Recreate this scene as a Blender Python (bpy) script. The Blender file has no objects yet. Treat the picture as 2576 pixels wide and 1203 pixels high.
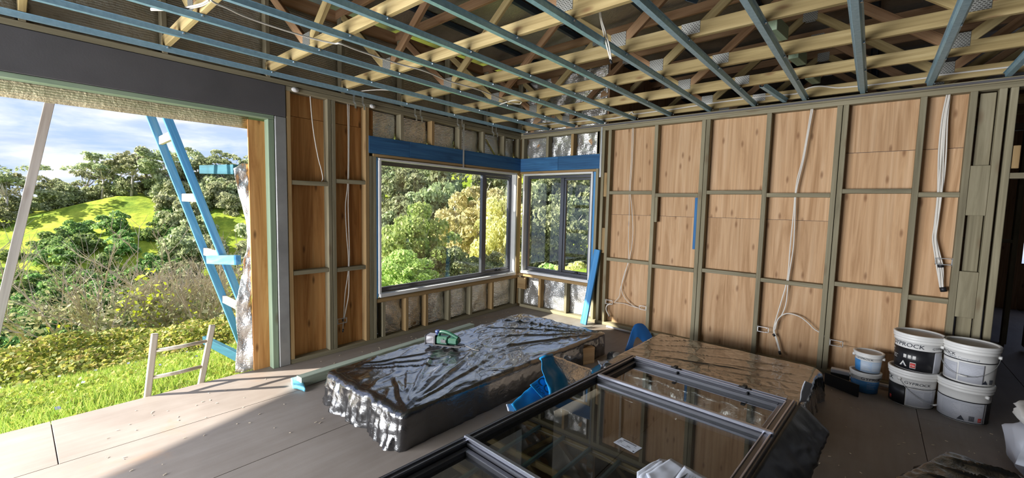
import bpy, math, random
import numpy as np
from mathutils import Vector, Matrix, noise

SC = bpy.context.scene
COL = SC.collection
PI = math.pi
rnd = random.Random(7)

# ------------------------------------------------------------------ camera
CAM = (4.224, -5.1546, 1.6006)
YAW, PITCH, ROLL, FPX = 0.7023, -0.0800, 0.0227, 1068.36
def cam_axes():
    cy, sy, cp, sp = math.cos(YAW), math.sin(YAW), math.cos(PITCH), math.sin(PITCH)
    f = Vector((-sy*cp, cy*cp, sp)); r = Vector((cy, sy, 0)); u = r.cross(f)
    cr, sr = math.cos(ROLL), math.sin(ROLL)
    return cr*r + sr*u, -sr*r + cr*u, f
AX_R, AX_U, AX_F = cam_axes()
cd = bpy.data.cameras.new('camera'); cam = bpy.data.objects.new('camera', cd); COL.objects.link(cam)
cd.sensor_width = 36.0; cd.lens = FPX/2576*36; cd.clip_start = 0.05; cd.clip_end = 2000
cam.matrix_world = Matrix(((AX_R.x, AX_U.x, -AX_F.x, CAM[0]), (AX_R.y, AX_U.y, -AX_F.y, CAM[1]), (AX_R.z, AX_U.z, -AX_F.z, CAM[2]), (0, 0, 0, 1)))
SC.camera = cam
def at(u, v, axis, val):
    """the point of the plane axis=val that was measured at picture coordinates (u, v)"""
    d = AX_R*((u-1288)/FPX) - AX_U*((v-601.5)/FPX) + AX_F
    t = (val-CAM[axis])/d[axis]
    return Vector(CAM) + d*t

# ------------------------------------------------------------------ sky, sun, fill lights, exposure
SUN_DIR = Vector((0.62*0.887, 0.785*0.887, -0.462)).normalized()   # the way the light travels
w = bpy.data.worlds.new('sky'); SC.world = w; w.use_nodes = True
nt = w.node_tree; nt.nodes.clear()
def wn(t, **k):
    n = nt.nodes.new(t)
    for a, b in k.items(): setattr(n, a, b)
    return n
tc = wn('ShaderNodeTexCoord'); mp = wn('ShaderNodeMapping'); mp.inputs['Scale'].default_value = (1.6, 1.6, 6.5)
nz = wn('ShaderNodeTexNoise'); nz.inputs['Scale'].default_value = 2.6; nz.inputs['Detail'].default_value = 9; nz.inputs['Roughness'].default_value = .56; nz.inputs['Distortion'].default_value = .35
rp = wn('ShaderNodeValToRGB'); rp.color_ramp.elements[0].position = .36; rp.color_ramp.elements[1].position = .56
sp = wn('ShaderNodeSeparateXYZ'); gr = wn('ShaderNodeValToRGB')
gr.color_ramp.elements[0].color = (.46, .60, 1.0, 1); gr.color_ramp.elements[1].color = (.18, .36, .90, 1); gr.color_ramp.elements[1].position = .7
nz2 = wn('ShaderNodeTexNoise'); nz2.inputs['Scale'].default_value = 5; nz2.inputs['Detail'].default_value = 6
cr2 = wn('ShaderNodeValToRGB'); cr2.color_ramp.elements[0].color = (.55, .64, .95, 1); cr2.color_ramp.elements[1].color = (1.0, 1.0, 1.06, 1)
cr2.color_ramp.elements[0].position = .38; cr2.color_ramp.elements[1].position = .62
mx = wn('ShaderNodeMixRGB'); bg = wn('ShaderNodeBackground'); out = wn('ShaderNodeOutputWorld')
L = nt.links.new
L(tc.outputs['Generated'], mp.inputs['Vector']); L(mp.outputs[0], nz.inputs['Vector']); L(mp.outputs[0], nz2.inputs['Vector'])
L(nz.outputs[0], rp.inputs[0]); L(tc.outputs['Generated'], sp.inputs[0]); L(sp.outputs[2], gr.inputs[0]); L(nz2.outputs[0], cr2.inputs[0])
L(rp.outputs[0], mx.inputs[0]); L(gr.outputs[0], mx.inputs[1]); L(cr2.outputs[0], mx.inputs[2]); L(mx.outputs[0], bg.inputs[0]); L(bg.outputs[0], out.inputs[0])
bg.inputs['Strength'].default_value = .70

sl = bpy.data.lights.new('sun', 'SUN'); so = bpy.data.objects.new('sun', sl); COL.objects.link(so)
sl.energy = 9.5; sl.angle = math.radians(.6); sl.color = (1.0, .93, .82)
so.rotation_euler = SUN_DIR.to_track_quat('-Z', 'Y').to_euler()
# fill light added in the unseen part of the left opening, brightens the room
al = bpy.data.lights.new('opening_daylight', 'AREA'); ao = bpy.data.objects.new('opening_daylight', al); COL.objects.link(ao)
al.shape = 'RECTANGLE'; al.size = 2.4; al.size_y = 2.1; al.energy = 215; al.spread = math.radians(150); al.color = (.93, .96, 1.0)
ao.location = (-.35, -7.75, 1.10); ao.rotation_euler = Vector((1, 0.25, -0.15)).to_track_quat('-Z', 'Y').to_euler()
# second fill light added behind the camera, in an opening made for it
bl = bpy.data.lights.new('rear_opening_daylight', 'AREA'); bo = bpy.data.objects.new('rear_opening_daylight', bl); COL.objects.link(bo)
bl.shape = 'RECTANGLE'; bl.size = 2.3; bl.size_y = 1.8; bl.energy = 160; bl.color = (.95, .97, 1.0); bl.spread = math.radians(140)
bo.location = (1.30, -9.0, 1.0); bo.rotation_euler = Vector((.12, 1, -0.12)).to_track_quat('-Z', 'Y').to_euler()
vs = SC.view_settings
vs.view_transform = 'Standard'; vs.look = 'None'; vs.gamma = 1; vs.exposure = 0.85; vs.use_curve_mapping = False
SC.cycles.max_bounces = 8; SC.cycles.diffuse_bounces = 5; SC.cycles.glossy_bounces = 4; SC.cycles.transparent_max_bounces = 12
SC.cycles.caustics_reflective = False; SC.cycles.caustics_refractive = False; SC.cycles.sample_clamp_indirect = 4
SC.cycles.use_denoising = True

# ------------------------------------------------------------------ helpers
def tag(o, label=None, cat=None, group=None, kind=None):
    if label: o['label'] = label
    if cat: o['category'] = cat
    if group: o['group'] = group
    if kind: o['kind'] = kind
    return o
def link(name, data, parent=None):
    o = bpy.data.objects.new(name, data); COL.objects.link(o)
    if parent is not None: o.parent = parent
    return o
def empty(name, loc=(0, 0, 0), label=None, cat=None, group=None, kind=None, parent=None, rz=0):
    o = link(name, None, parent); o.location = loc; o.rotation_euler = (0, 0, rz); o.empty_display_size = .1
    return tag(o, label, cat, group, kind)
def mesh(name, verts, faces, mat, smooth=False):
    m = bpy.data.meshes.new(name); m.from_pydata([tuple(v) for v in verts], [], faces); m.update()
    if isinstance(mat, (list, tuple)):
        for k in mat: m.materials.append(k)
    elif mat: m.materials.append(mat)
    if smooth: m.polygons.foreach_set('use_smooth', [True]*len(m.polygons))
    return m
def copy_tree(o, parent=None):
    c = o.copy(); COL.objects.link(c); c.parent = parent
    for ch in list(o.children): copy_tree(ch, c)
    return c

def chamfer_box(sx, sy, sz, c):
    c = min(c, sx*.3, sy*.3, sz*.3); V = []; idx = {}
    h = (sx/2, sy/2, sz/2)
    for i in (-1, 1):
        for j in (-1, 1):
            for k in (-1, 1):
                s = (i, j, k)
                for a in range(3):
                    idx[(s, a)] = len(V)
                    V.append(tuple(s[b]*(h[b] if b == a else h[b]-c) for b in range(3)))
    F = []
    def q(ids, nrm):
        p = [Vector(V[i]) for i in ids]
        n = (p[1]-p[0]).cross(p[2]-p[0])
        F.append(tuple(ids) if n.dot(Vector(nrm)) > 0 else tuple(reversed(ids)))
    for a in range(3):
        b, d = (a+1) % 3, (a+2) % 3
        for s in (-1, 1):
            ids = []
            for (x, y) in ((-1, -1), (1, -1), (1, 1), (-1, 1)):
                t = [0, 0, 0]; t[a] = s; t[b] = x; t[d] = y; ids.append(idx[(tuple(t), a)])
            n = [0, 0, 0]; n[a] = s; q(ids, n)
        for x in (-1, 1):
            for y in (-1, 1):
                t0 = [0, 0, 0]; t0[a] = -1; t0[b] = x; t0[d] = y; t1 = list(t0); t1[a] = 1
                t0, t1 = tuple(t0), tuple(t1); n = [0, 0, 0]; n[b] = x; n[d] = y
                q([idx[(t0, b)], idx[(t1, b)], idx[(t1, d)], idx[(t0, d)]], n)
    for i in (-1, 1):
        for j in (-1, 1):
            for k in (-1, 1): q([idx[((i, j, k), a)] for a in range(3)], (i, j, k))
    return V, F

class MB:
    """collects shapes of one part"""
    def __init__(s): s.v = []; s.f = []; s.m = []
    def add(s, V, F, M=None, mi=0):
        b = len(s.v)
        s.v += [tuple(M @ Vector(v)) for v in V] if M is not None else [tuple(v) for v in V]
        s.f += [tuple(i+b for i in f) for f in F]; s.m += [mi]*len(F); return s
    def box(s, lo, hi, c=.002, M=None, mi=0):
        V, F = chamfer_box(hi[0]-lo[0], hi[1]-lo[1], hi[2]-lo[2], c)
        o = [(lo[i]+hi[i])/2 for i in range(3)]
        return s.add([(v[0]+o[0], v[1]+o[1], v[2]+o[2]) for v in V], F, M, mi)
    def bar(s, a, b, w, h, up=(0, 0, 1), c=.002, mi=0):
        M, Ln = frame(a, b, up); V, F = chamfer_box(Ln, w, h, c)
        return s.add(V, F, M @ Matrix.Translation((Ln/2, 0, 0)), mi)
    def tube(s, pts, r, n=8, mi=0, cap=True):
        pts = [Vector(p) for p in pts]; V = []; F = []; ref = None
        for i, p in enumerate(pts):
            t = (pts[min(i+1, len(pts)-1)]-pts[max(i-1, 0)]).normalized()
            if ref is None: ref = t.orthogonal().normalized()
            ref = (ref-t*ref.dot(t)).normalized(); b = t.cross(ref)
            rr = r[i] if isinstance(r, (list, tuple)) else r
            for k in range(n):
                a = 2*PI*k/n; V.append(p+ref*math.cos(a)*rr+b*math.sin(a)*rr)
        for i in range(len(pts)-1):
            for k in range(n):
                k2 = (k+1) % n; F.append((i*n+k, i*n+k2, (i+1)*n+k2, (i+1)*n+k))
        if cap: F.append(tuple(reversed(range(n)))); F.append(tuple((len(pts)-1)*n+k for k in range(n)))
        return s.add(V, F, None, mi)
    def lathe(s, prof, n=40, a0=0, a1=2*PI, mi=0):
        full = abs(a1-a0-2*PI) < 1e-6; m = n if full else n+1; V = []; F = []
        for (r, z) in prof:
            for k in range(m):
                a = a0+(a1-a0)*k/n; V.append((r*math.cos(a), r*math.sin(a), z))
        for i in range(len(prof)-1):
            for k in range(n):
                k2 = (k+1) % m if full else k+1
                F.append((i*m+k, i*m+k2, (i+1)*m+k2, (i+1)*m+k))
        return s.add(V, F, None, mi)
    def build(s, name, mat, parent=None, smooth=False):
        me = mesh(name, s.v, s.f, mat, smooth)
        if any(s.m): me.polygons.foreach_set('material_index', s.m)
        return link(name, me, parent)

def frame(a, b, up=(0, 0, 1)):
    a, b = Vector(a), Vector(b); x = b-a; Ln = x.length; x.normalize(); up = Vector(up)
    if abs(x.dot(up)) > .98: up = Vector((0, 1, 0)) if abs(x.y) < .9 else Vector((1, 0, 0))
    y = up.cross(x).normalized(); z = x.cross(y)
    return Matrix(((x.x, y.x, z.x, a.x), (x.y, y.y, z.y, a.y), (x.z, y.z, z.z, a.z), (0, 0, 0, 1))), Ln
_bc = {}
def beam(name, a, b, w, h, mat, parent=None, up=(0, 0, 1), c=.003):
    """timber or steel length from a to b; w across, h along up; the grain runs along the local x axis"""
    M, Ln = frame(a, b, up); k = (round(Ln, 4), round(w, 4), round(h, 4), mat.name, round(c, 4))
    if k not in _bc:
        V, F = chamfer_box(Ln, w, h, c); _bc[k] = mesh(name, V, F, mat)
    o = link(name, _bc[k], parent); o.matrix_local = M @ Matrix.Translation((Ln/2, 0, 0)); return o
def vbox(name, x0, x1, y0, y1, z0, z1, mat, parent=None, c=.003):
    return beam(name, ((x0+x1)/2, (y0+y1)/2, z0), ((x0+x1)/2, (y0+y1)/2, z1), x1-x0, y1-y0, mat, parent, up=(0, 1, 0), c=c)
def xbox(name, x0, x1, y0, y1, z0, z1, mat, parent=None, c=.003):
    return beam(name, (x0, (y0+y1)/2, (z0+z1)/2), (x1, (y0+y1)/2, (z0+z1)/2), y1-y0, z1-z0, mat, parent, c=c)
def ybox(name, x0, x1, y0, y1, z0, z1, mat, parent=None, c=.003):
    return beam(name, ((x0+x1)/2, y0, (z0+z1)/2), ((x0+x1)/2, y1, (z0+z1)/2), x1-x0, z1-z0, mat, parent, c=c)
def smooth_path(pts, k=6):
    P = [Vector(p) for p in pts]
    if len(P) < 3: return P
    Q = [P[0]*2-P[1]]+P+[P[-1]*2-P[-2]]; out = []
    for i in range(1, len(Q)-2):
        for j in range(k):
            t = j/k; a, b, c, d = Q[i-1], Q[i], Q[i+1], Q[i+2]
            out.append(.5*((2*b)+(c-a)*t+(2*a-5*b+4*c-d)*t*t+(3*b-a-3*c+d)*t**3))
    return out+[P[-1]]
def fbm(x, y, z=0, o=4):
    return sum(noise.noise(Vector((x*2**i, y*2**i, z*2**i+i*7)))*.5**i for i in range(o))
def sheet(name, pts, mat, parent=None, nu=12, nv=12, amp=.01, thick=.002, seed=0, freq=6):
    """a crumpled thin sheet over the quad p0 p1 p2 p3, with real thickness"""
    p = [Vector(q) for q in pts]; n = (p[1]-p[0]).cross(p[3]-p[0]).normalized(); V = []; F = []
    for j in range(nv+1):
        for i in range(nu+1):
            u, v = i/nu, j/nv; q = (p[0]*(1-u)+p[1]*u)*(1-v)+(p[3]*(1-u)+p[2]*u)*v
            d = fbm(q.x*freq+seed*3.1, q.y*freq+seed, q.z*freq, 3); V.append(q+n*amp*(d*1.6))
    for j in range(nv):
        for i in range(nu): a = j*(nu+1)+i; F.append((a, a+1, a+nu+2, a+nu+1))
    me = mesh(name, V, F, mat, True); o = link(name, me, parent)
    if thick:
        md = o.modifiers.new('thickness', 'SOLIDIFY'); md.thickness = thick; md.offset = 0
    return o

# ------------------------------------------------------------------ materials
class NT:
    def __init__(s, name):
        s.m = bpy.data.materials.new(name); s.m.use_nodes = True; s.t = s.m.node_tree; s.b = s.t.nodes['Principled BSDF']
    def n(s, t, **k):
        x = s.t.nodes.new(t)
        for a, b in k.items():
            if a in x.inputs: x.inputs[a].default_value = b
            else: setattr(x, a, b)
        return x
    def l(s, a, b): s.t.links.new(a, b)
    def ramp(s, src, stops):
        r = s.n('ShaderNodeValToRGB'); e = r.color_ramp.elements
        while len(e) < len(stops): e.new(.5)
        for i, (p, c) in enumerate(stops): e[i].position = p; e[i].color = (c[0], c[1], c[2], 1)
        s.l(src, r.inputs[0]); return r.outputs[0]
    def mix(s, f, a, b, mode='MIX'):
        x = s.n('ShaderNodeMixRGB', blend_type=mode)
        for i, v in enumerate((f, a, b)):
            if hasattr(v, 'is_linked') or hasattr(v, 'links'): s.l(v, x.inputs[i])
            else: x.inputs[i].default_value = v if i == 0 else (v[0], v[1], v[2], 1)
        return x.outputs[0]
    def coords(s, scale, rand=True):
        c = s.n('ShaderNodeTexCoord'); o = c.outputs['Object']
        if rand:
            i = s.n('ShaderNodeObjectInfo'); m = s.n('ShaderNodeVectorMath', operation='MULTIPLY_ADD'); k = s.n('ShaderNodeCombineXYZ')
            mu = s.n('ShaderNodeMath', operation='MULTIPLY'); mu.inputs[1].default_value = 37.0
            s.l(i.outputs['Random'], mu.inputs[0]); s.l(mu.outputs[0], k.inputs[0]); s.l(mu.outputs[0], k.inputs[1]); s.l(mu.outputs[0], k.inputs[2])
            m.inputs[1].default_value = (1, 1, 1); s.l(o, m.inputs[0]); s.l(k.outputs[0], m.inputs[2]); o = m.outputs[0]
        p = s.n('ShaderNodeMapping'); p.inputs['Scale'].default_value = scale; s.l(o, p.inputs[0]); return p.outputs[0]
    def noise(s, vec, scale, detail=4, rough=.55, dist=0):
        x = s.n('ShaderNodeTexNoise', Scale=scale, Detail=detail, Roughness=rough, Distortion=dist)
        if vec is not None: s.l(vec, x.inputs['Vector'])
        return x.outputs[0]
    def bump(s, h, strength, dist=.01):
        b = s.n('ShaderNodeBump', Strength=strength, Distance=dist); s.l(h, b.inputs['Height']); s.l(b.outputs[0], s.b.inputs['Normal']); return b
    def set(s, **k):
        for a, v in k.items():
            i = s.b.inputs[a.replace('_', ' ')]
            if isinstance(v, tuple): i.default_value = (v[0], v[1], v[2], 1)
            elif isinstance(v, (int, float)): i.default_value = v
            else: s.l(v, i)
        return s
def plain(name, col, rough=.6, metal=0, spec=.5, bump=0, bscale=60, var=.12):
    t = NT(name); v = t.coords((1, 1, 1)); nz = t.noise(v, 3, 5)
    a = tuple(c*(1-var) for c in col); b = tuple(min(1, c*(1+var)) for c in col)
    t.set(Base_Color=t.ramp(nz, [(.3, a), (.7, b)]), Roughness=rough, Metallic=metal, Specular_IOR_Level=spec)
    if bump: t.bump(t.noise(v, bscale, 4), bump, .004)
    return t.m
def wood(name, dark, mid, light, knots=1.0, rough=.75, grain=1.0, knot_col=(.12, .05, .02), tint=.12, kscale=1.0):
    t = NT(name); v = t.coords((.55*grain, 9*grain, 9*grain))
    n1 = t.noise(v, 1.2, 7, .62, 1.4); n2 = t.noise(t.coords((1.2, 60, 60)), 1.0, 3, .5)
    c = t.ramp(n1, [(.28, dark), (.5, mid), (.74, light)])
    c = t.mix(.38, c, t.ramp(n2, [(.3, (.55, .5, .45)), (.7, (1, 1, 1))]), 'MULTIPLY')
    if knots:
        kv = t.coords((1.1*kscale, 3.2*kscale, 3.2*kscale)); vo = t.n('ShaderNodeTexVoronoi', Scale=1.0); vo.voronoi_dimensions = '2D'; ks = t.n('ShaderNodeSeparateXYZ'); kc = t.n('ShaderNodeCombineXYZ'); ka = t.n('ShaderNodeMath', operation='ADD'); t.l(kv, ks.inputs[0]); t.l(ks.outputs[1], ka.inputs[0]); t.l(ks.outputs[2], ka.inputs[1]); t.l(ks.outputs[0], kc.inputs[0]); t.l(ka.outputs[0], kc.inputs[1]); t.l(kc.outputs[0], vo.inputs['Vector'])
        k = t.ramp(vo.outputs['Distance'], [(.0, (1, 1, 1)), (.035, (.75, .75, .75)), (.085, (0, 0, 0))])
        m = t.n('ShaderNodeMath', operation='MULTIPLY'); m.inputs[1].default_value = knots*.85; t.l(k, m.inputs[0])
        c = t.mix(m.outputs[0], c, knot_col)
    i = t.n('ShaderNodeObjectInfo'); h = t.n('ShaderNodeHueSaturation'); mr = t.n('ShaderNodeMapRange'); mr.inputs[3].default_value = 1-tint; mr.inputs[4].default_value = 1+tint
    t.l(i.outputs['Random'], mr.inputs[0]); t.l(mr.outputs[0], h.inputs['Value']); t.l(c, h.inputs['Color'])
    t.set(Base_Color=h.outputs[0], Roughness=rough, Specular_IOR_Level=.25); t.bump(n2, .12, .002)
    return t.m
M = {}
M['ply_orange'] = wood('plywood_orange', (.40, .165, .05), (.66, .33, .115), (.82, .48, .20), 1.0, kscale=1.5, tint=.06)
M['ply_tan'] = wood('plywood_tan', (.43, .245, .12), (.62, .39, .215), (.73, .505, .315), .9, kscale=1.6, tint=.08, knot_col=(.2, .09, .04))
M['stud'] = wood('weathered_stud_timber', (.19, .165, .105), (.29, .255, .165), (.38, .34, .235), .5, tint=.16)
M['stud_warm'] = wood('warm_stud_timber', (.30, .19, .085), (.42, .28, .13), (.52, .37, .19), .5, tint=.12)
M['green'] = wood('green_treated_timber', (.22, .30, .21), (.31, .41, .29), (.42, .50, .37), .6, tint=.08)
M['mint'] = wood('pale_mint_treated_timber', (.46, .56, .44), (.58, .68, .56), (.70, .78, .66), .4, tint=.05)  # green timber paled all over to stand for sunlight
M['truss'] = wood('truss_pine', (.25, .18, .075), (.44, .335, .155), (.60, .48, .25), .9, tint=.22, kscale=1.4, knot_col=(.16, .07, .03))
M['truss_brown'] = wood('truss_pine_brown', (.25, .14, .07), (.37, .22, .12), (.48, .31, .17), .7, tint=.15)
M['blue_lvl'] = wood('blue_dyed_lintel_timber', (.035, .105, .24), (.05, .165, .36), (.08, .23, .45), .35, knot_col=(.015, .04, .1), tint=.18)
M['blue_pine'] = wood('blue_dyed_pine', (.05, .24, .58), (.10, .36, .74), (.22, .50, .82), .5, knot_col=(.03, .1, .25), tint=.06)
M['blue_teal'] = wood('teal_dyed_pine', (.012, .075, .11), (.02, .11, .155), (.035, .15, .20), .3, knot_col=(.02, .06, .1), tint=.05)  # blue pine copy darkened to teal; shade painted into its colour
M['grey_timber'] = wood('grey_weathered_timber', (.30, .28, .28), (.40, .385, .385), (.50, .48, .48), .3, tint=.05)
M['bleached'] = wood('bleached_timber', (.52, .45, .36), (.66, .60, .50), (.78, .72, .62), .3, tint=.05)
M['offcut'] = wood('pine_offcut', (.42, .24, .11), (.55, .34, .17), (.65, .44, .25), .3)
def batten_mat():
    t = NT('zinc_coated_steel'); v = t.coords((1, 1, 1)); n = t.noise(v, 40, 3)
    t.set(Base_Color=t.ramp(n, [(.3, (.27, .47, .62)), (.7, (.37, .59, .74))]), Roughness=.42, Metallic=.55); return t.m
M['batten'] = batten_mat()
M['steel_dark'] = plain('dark_primed_steel', (.11, .105, .11), .62, .1, .35, .08, 90)
M['steel_grey'] = plain('grey_galvanised_post', (.34, .34, .335), .5, .35, .5, .05, 30, .22)
def foil_mat(name, col, rough, weave=True, yellow=0):
    t = NT(name); v = t.coords((1, 1, 1)); n1 = t.noise(v, 9, 6, .6, 1.2); n2 = t.noise(t.coords((1, 1, 1)), 55, 2)
    t.set(Base_Color=t.ramp(n1, [(.3, tuple(c*.8 for c in col)), (.7, col)]), Metallic=.76, Roughness=rough)
    h = t.mix(.35, n1, n2)
    if weave:
        wv = t.n('ShaderNodeTexWave', Scale=18, Distortion=2.5, Detail=2); t.l(v, wv.inputs['Vector']); wv.bands_direction = 'Z'; h = t.mix(.12, h, wv.outputs[0])
    t.bump(h, .8, .02); return t.m
M['foil'] = foil_mat('crinkled_foil', (.90, .89, .86), .20)
M['foil_loose'] = foil_mat('loose_foil', (.88, .87, .85), .20, False)
M['foil_dull'] = foil_mat('dull_foil_sarking', (.50, .47, .40), .42)
M['foil_head'] = foil_mat('fibre_backed_foil', (.80, .72, .48), .6)
M['nailplate'] = None
def plate_mat():
    t = NT('toothed_nail_plate'); v = t.coords((1, 1, 1), False); br = t.n('ShaderNodeTexBrick', Scale=1.0); sw = t.n('ShaderNodeSeparateXYZ'); cb = t.n('ShaderNodeCombineXYZ'); t.l(v, sw.inputs[0]); t.l(sw.outputs[0], cb.inputs[0]); t.l(sw.outputs[2], cb.inputs[1]); v = cb.outputs[0]; br.inputs['Brick Width'].default_value = .018; br.inputs['Row Height'].default_value = .011
    br.inputs['Mortar Size'].default_value = .0032; br.inputs['Color1'].default_value = (.05, .05, .045, 1); br.inputs['Color2'].default_value = (.09, .09, .08, 1); br.inputs['Mortar'].default_value = (.42, .42, .39, 1)
    t.l(v, br.inputs['Vector']); t.set(Base_Color=br.outputs[0], Metallic=.5, Roughness=.4); return t.m
M['nailplate'] = plate_mat()
def floor_mat():
    t = NT('flooring_sheet'); v = t.coords((1, 1, 1), False); c = t.n('ShaderNodeNewGeometry')
    n1 = t.noise(c.outputs['Position'], 1.3, 6, .6); n2 = t.noise(c.outputs['Position'], 160, 3)
    mp = t.n('ShaderNodeMapping'); mp.inputs['Scale'].default_value = (14, 1.2, 1); t.l(c.outputs['Position'], mp.inputs[0]); n3 = t.noise(mp.outputs[0], 1.2, 5, .6)
    col = t.ramp(n1, [(.3, (.245, .208, .18)), (.55, (.305, .265, .235)), (.75, (.345, .305, .275))])
    col = t.mix(.3, col, t.ramp(n3, [(.3, (.62, .56, .52)), (.65, (1, 1, 1))]), 'MULTIPLY')
    # rusty brown and mud stains with shapes of their own
    st = t.noise(c.outputs['Position'], .9, 5, .7, .6); col = t.mix(t.ramp(st, [(.60, (0, 0, 0)), (.72, (.55, .55, .55))]), col, (.36, .22, .13))
    t.set(Base_Color=col, Roughness=.62, Specular_IOR_Level=.35); t.bump(n2, .1, .002); return t.m
M['floor'] = floor_mat()
def plastic_wrap(name, col, rough, bump=.5, bscale=9):
    t = NT(name); v = t.coords((1, 1, 1), False); mp = t.n('ShaderNodeMapping'); mp.inputs['Scale'].default_value = (1, .8, 1); t.l(v, mp.inputs[0])
    n1 = t.noise(mp.outputs[0], bscale, 6, .62, 2.2); n2 = t.noise(mp.outputs[0], bscale*4, 4, .6, 1)
    t.set(Base_Color=col, Roughness=rough, Specular_IOR_Level=.85, Coat_Weight=1.0, Coat_Roughness=.03)
    t.bump(t.mix(.3, n1, n2), bump, .02); return t.m
M['wrap'] = plastic_wrap('black_plastic_wrap', (.007, .007, .008), .07, .38, 8)
M['wrap_brown'] = plastic_wrap('brown_black_plastic_wrap', (.010, .009, .008), .10, .5, 9)
M['bag'] = plastic_wrap('black_bag_plastic', (.010, .010, .011), .22, .4)
for _m in (M['wrap'], M['wrap_brown'], M['bag']): _m.node_tree.nodes['Principled BSDF'].inputs['IOR'].default_value = 1.68
M['film'] = plastic_wrap('black_film', (.020, .020, .021), .38, .12, 3)
for _m, _i, _c in ((M['bag'], 1.55, .35), (M['film'], 1.45, .08)): _b = _m.node_tree.nodes['Principled BSDF'].inputs; _b['IOR'].default_value = _i; _b['Coat Weight'].default_value = _c; _b['Specular IOR Level'].default_value = .45
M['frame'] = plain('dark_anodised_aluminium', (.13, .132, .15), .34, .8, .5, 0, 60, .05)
M['frame_light'] = plain('anodised_aluminium_catching_light', (.42, .43, .50), .30, .9, .5, 0, 60, .05)  # paler copy of the frame aluminium, with light put into its colour
M['rubber'] = plain('black_rubber', (.012, .012, .013), .6)
M['white'] = plain('white_primed_timber', (.76, .75, .74), .55, 0, .4, .03)
M['cable'] = plain('white_cable_sheath', (.74, .70, .63), .5, 0, .4, 0, 60, .05)
M['cable_dark'] = plain('black_tape', (.012, .012, .014), .5)
M['galv'] = plain('bright_galvanised_steel', (.62, .63, .62), .33, .9, .5, .05, 40)
def glass_mat(name, tint, rough=0.0):
    t = NT(name); fr = t.n('ShaderNodeFresnel', IOR=1.52); tr = t.n('ShaderNodeBsdfTransparent'); gl = t.n('ShaderNodeBsdfGlossy')
    tr.inputs[0].default_value = (*tint, 1); gl.inputs['Roughness'].default_value = rough; gl.inputs[0].default_value = (1, 1, 1, 1)
    # the node inverts the index on inner faces; feed it the inverse there so that both faces reflect alike
    ge = t.n('ShaderNodeNewGeometry'); io = t.n('ShaderNodeMapRange'); io.inputs[3].default_value = 1.52; io.inputs[4].default_value = 1/1.52
    t.l(ge.outputs['Backfacing'], io.inputs[0]); t.l(io.outputs[0], fr.inputs['IOR'])
    m = t.n('ShaderNodeMixShader'); k = t.n('ShaderNodeMath', operation='MULTIPLY'); k.inputs[1].default_value = 1.0; k.use_clamp = True
    t.l(fr.outputs[0], k.inputs[0]); t.l(k.outputs[0], m.inputs[0]); t.l(tr.outputs[0], m.inputs[1]); t.l(gl.outputs[0], m.inputs[2])
    o = [x for x in t.t.nodes if x.type == 'OUTPUT_MATERIAL'][0]; t.l(m.outputs[0], o.inputs[0]); return t.m
M['glass'] = glass_mat('window_glass', (.93, .96, .95))
M['glass_dark'] = glass_mat('tinted_window_glass', (.46, .48, .47))
M['roof_steel'] = plain('dark_blue_roof_batten', (.05, .085, .13), .4, .6)
M['paper'] = plain('white_paper', (.72, .76, .86), .6, 0, .3, 0, 60, .04)
M['ink'] = plain('dark_ink', (.03, .035, .05), .6)
M['ink_grey'] = plain('grey_ink', (.42, .44, .48), .6)
M['print_grey'] = plain('pale_grey_print', (.60, .61, .66), .6)
M['bucket_white'] = plain('white_bucket_plastic', (.80, .79, .76), .38, 0, .5, 0, 60, .03)
M['bucket_black'] = plain('black_label_print', (.014, .014, .017), .4)
M['bucket_blue'] = plain('blue_label_print', (.07, .30, .68), .4, 0, .5, 0, 60, .03)
M['bucket_pale'] = plain('pale_blue_label_print', (.52, .66, .84), .45, 0, .5, 0, 60, .03)
M['bucket_lid'] = plain('grey_bucket_lid', (.42, .40, .38), .5)
M['red'] = plain('red_print', (.62, .05, .04), .5)
M['blue_sheet'] = plain('blue_plastic_sleeve', (.018, .33, .72), .42, 0, .5, .08, 18, .08)
M['blue_deep'] = plain('blue_woven_sleeve', (.012, .11, .34), .5, 0, .5, .08, 18, .08)
M['blue_foam'] = plain('pale_blue_foam', (.20, .58, .78), .6)
M['tool_green'] = plain('green_tool_plastic', (.004, .048, .028), .45, 0, .5, 0, 60, .05)
M['tool_black'] = plain('black_tool_plastic', (.02, .02, .024), .45)
M['tool_blue'] = plain('blue_tool_knob', (.02, .035, .11), .4)
M['tool_clear'] = plain('clear_dust_box', (.075, .072, .085), .12, 0, .6)
M['yellow_strap'] = plain('yellow_strapping', (.75, .62, .08), .5)
M['chip'] = plain('pale_wood_chip', (.62, .52, .38), .8)
M['pipe'] = plain('white_plastic_pipe', (.78, .78, .80), .4)
M['soil'] = plain('dry_soil_and_straw', (.33, .25, .15), .9, 0, .1, .4, 40, .3)

# ------------------------------------------------------------------ floor: sheets laid with open joints
fl = tag(MB().box((-.10, -9.0, -.20), (8.2, 6.6, -.021), .004).build('floor', M['soil']), 'brown compressed sheet floor with open joints between the sheets', 'floor', kind='structure')
fl_x = [-.115, .63, 1.445, 2.26, 3.075, 3.89, 4.605, 5.42, 6.235, 7.05, 8.1]
offs = [-5.04, -3.2, -6.0, -2.4, -5.4, -2.9, -4.2, -6.1, -3.3, -5.0]
for i in range(len(fl_x)-1):
    ys = [-9.0]; y = offs[i]-3.6
    while y < 6.6:
        if y > -8.8: ys.append(y)
        y += 3.6
    ys.append(6.6)
    for a, b in zip(ys[:-1], ys[1:]):
        if b-a > .05: ybox('floor_sheet', fl_x[i]+.0018, fl_x[i+1]-.0018, a+.0022, b-.0022, -.02, 0, M['floor'], fl, c=.0015)

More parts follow.
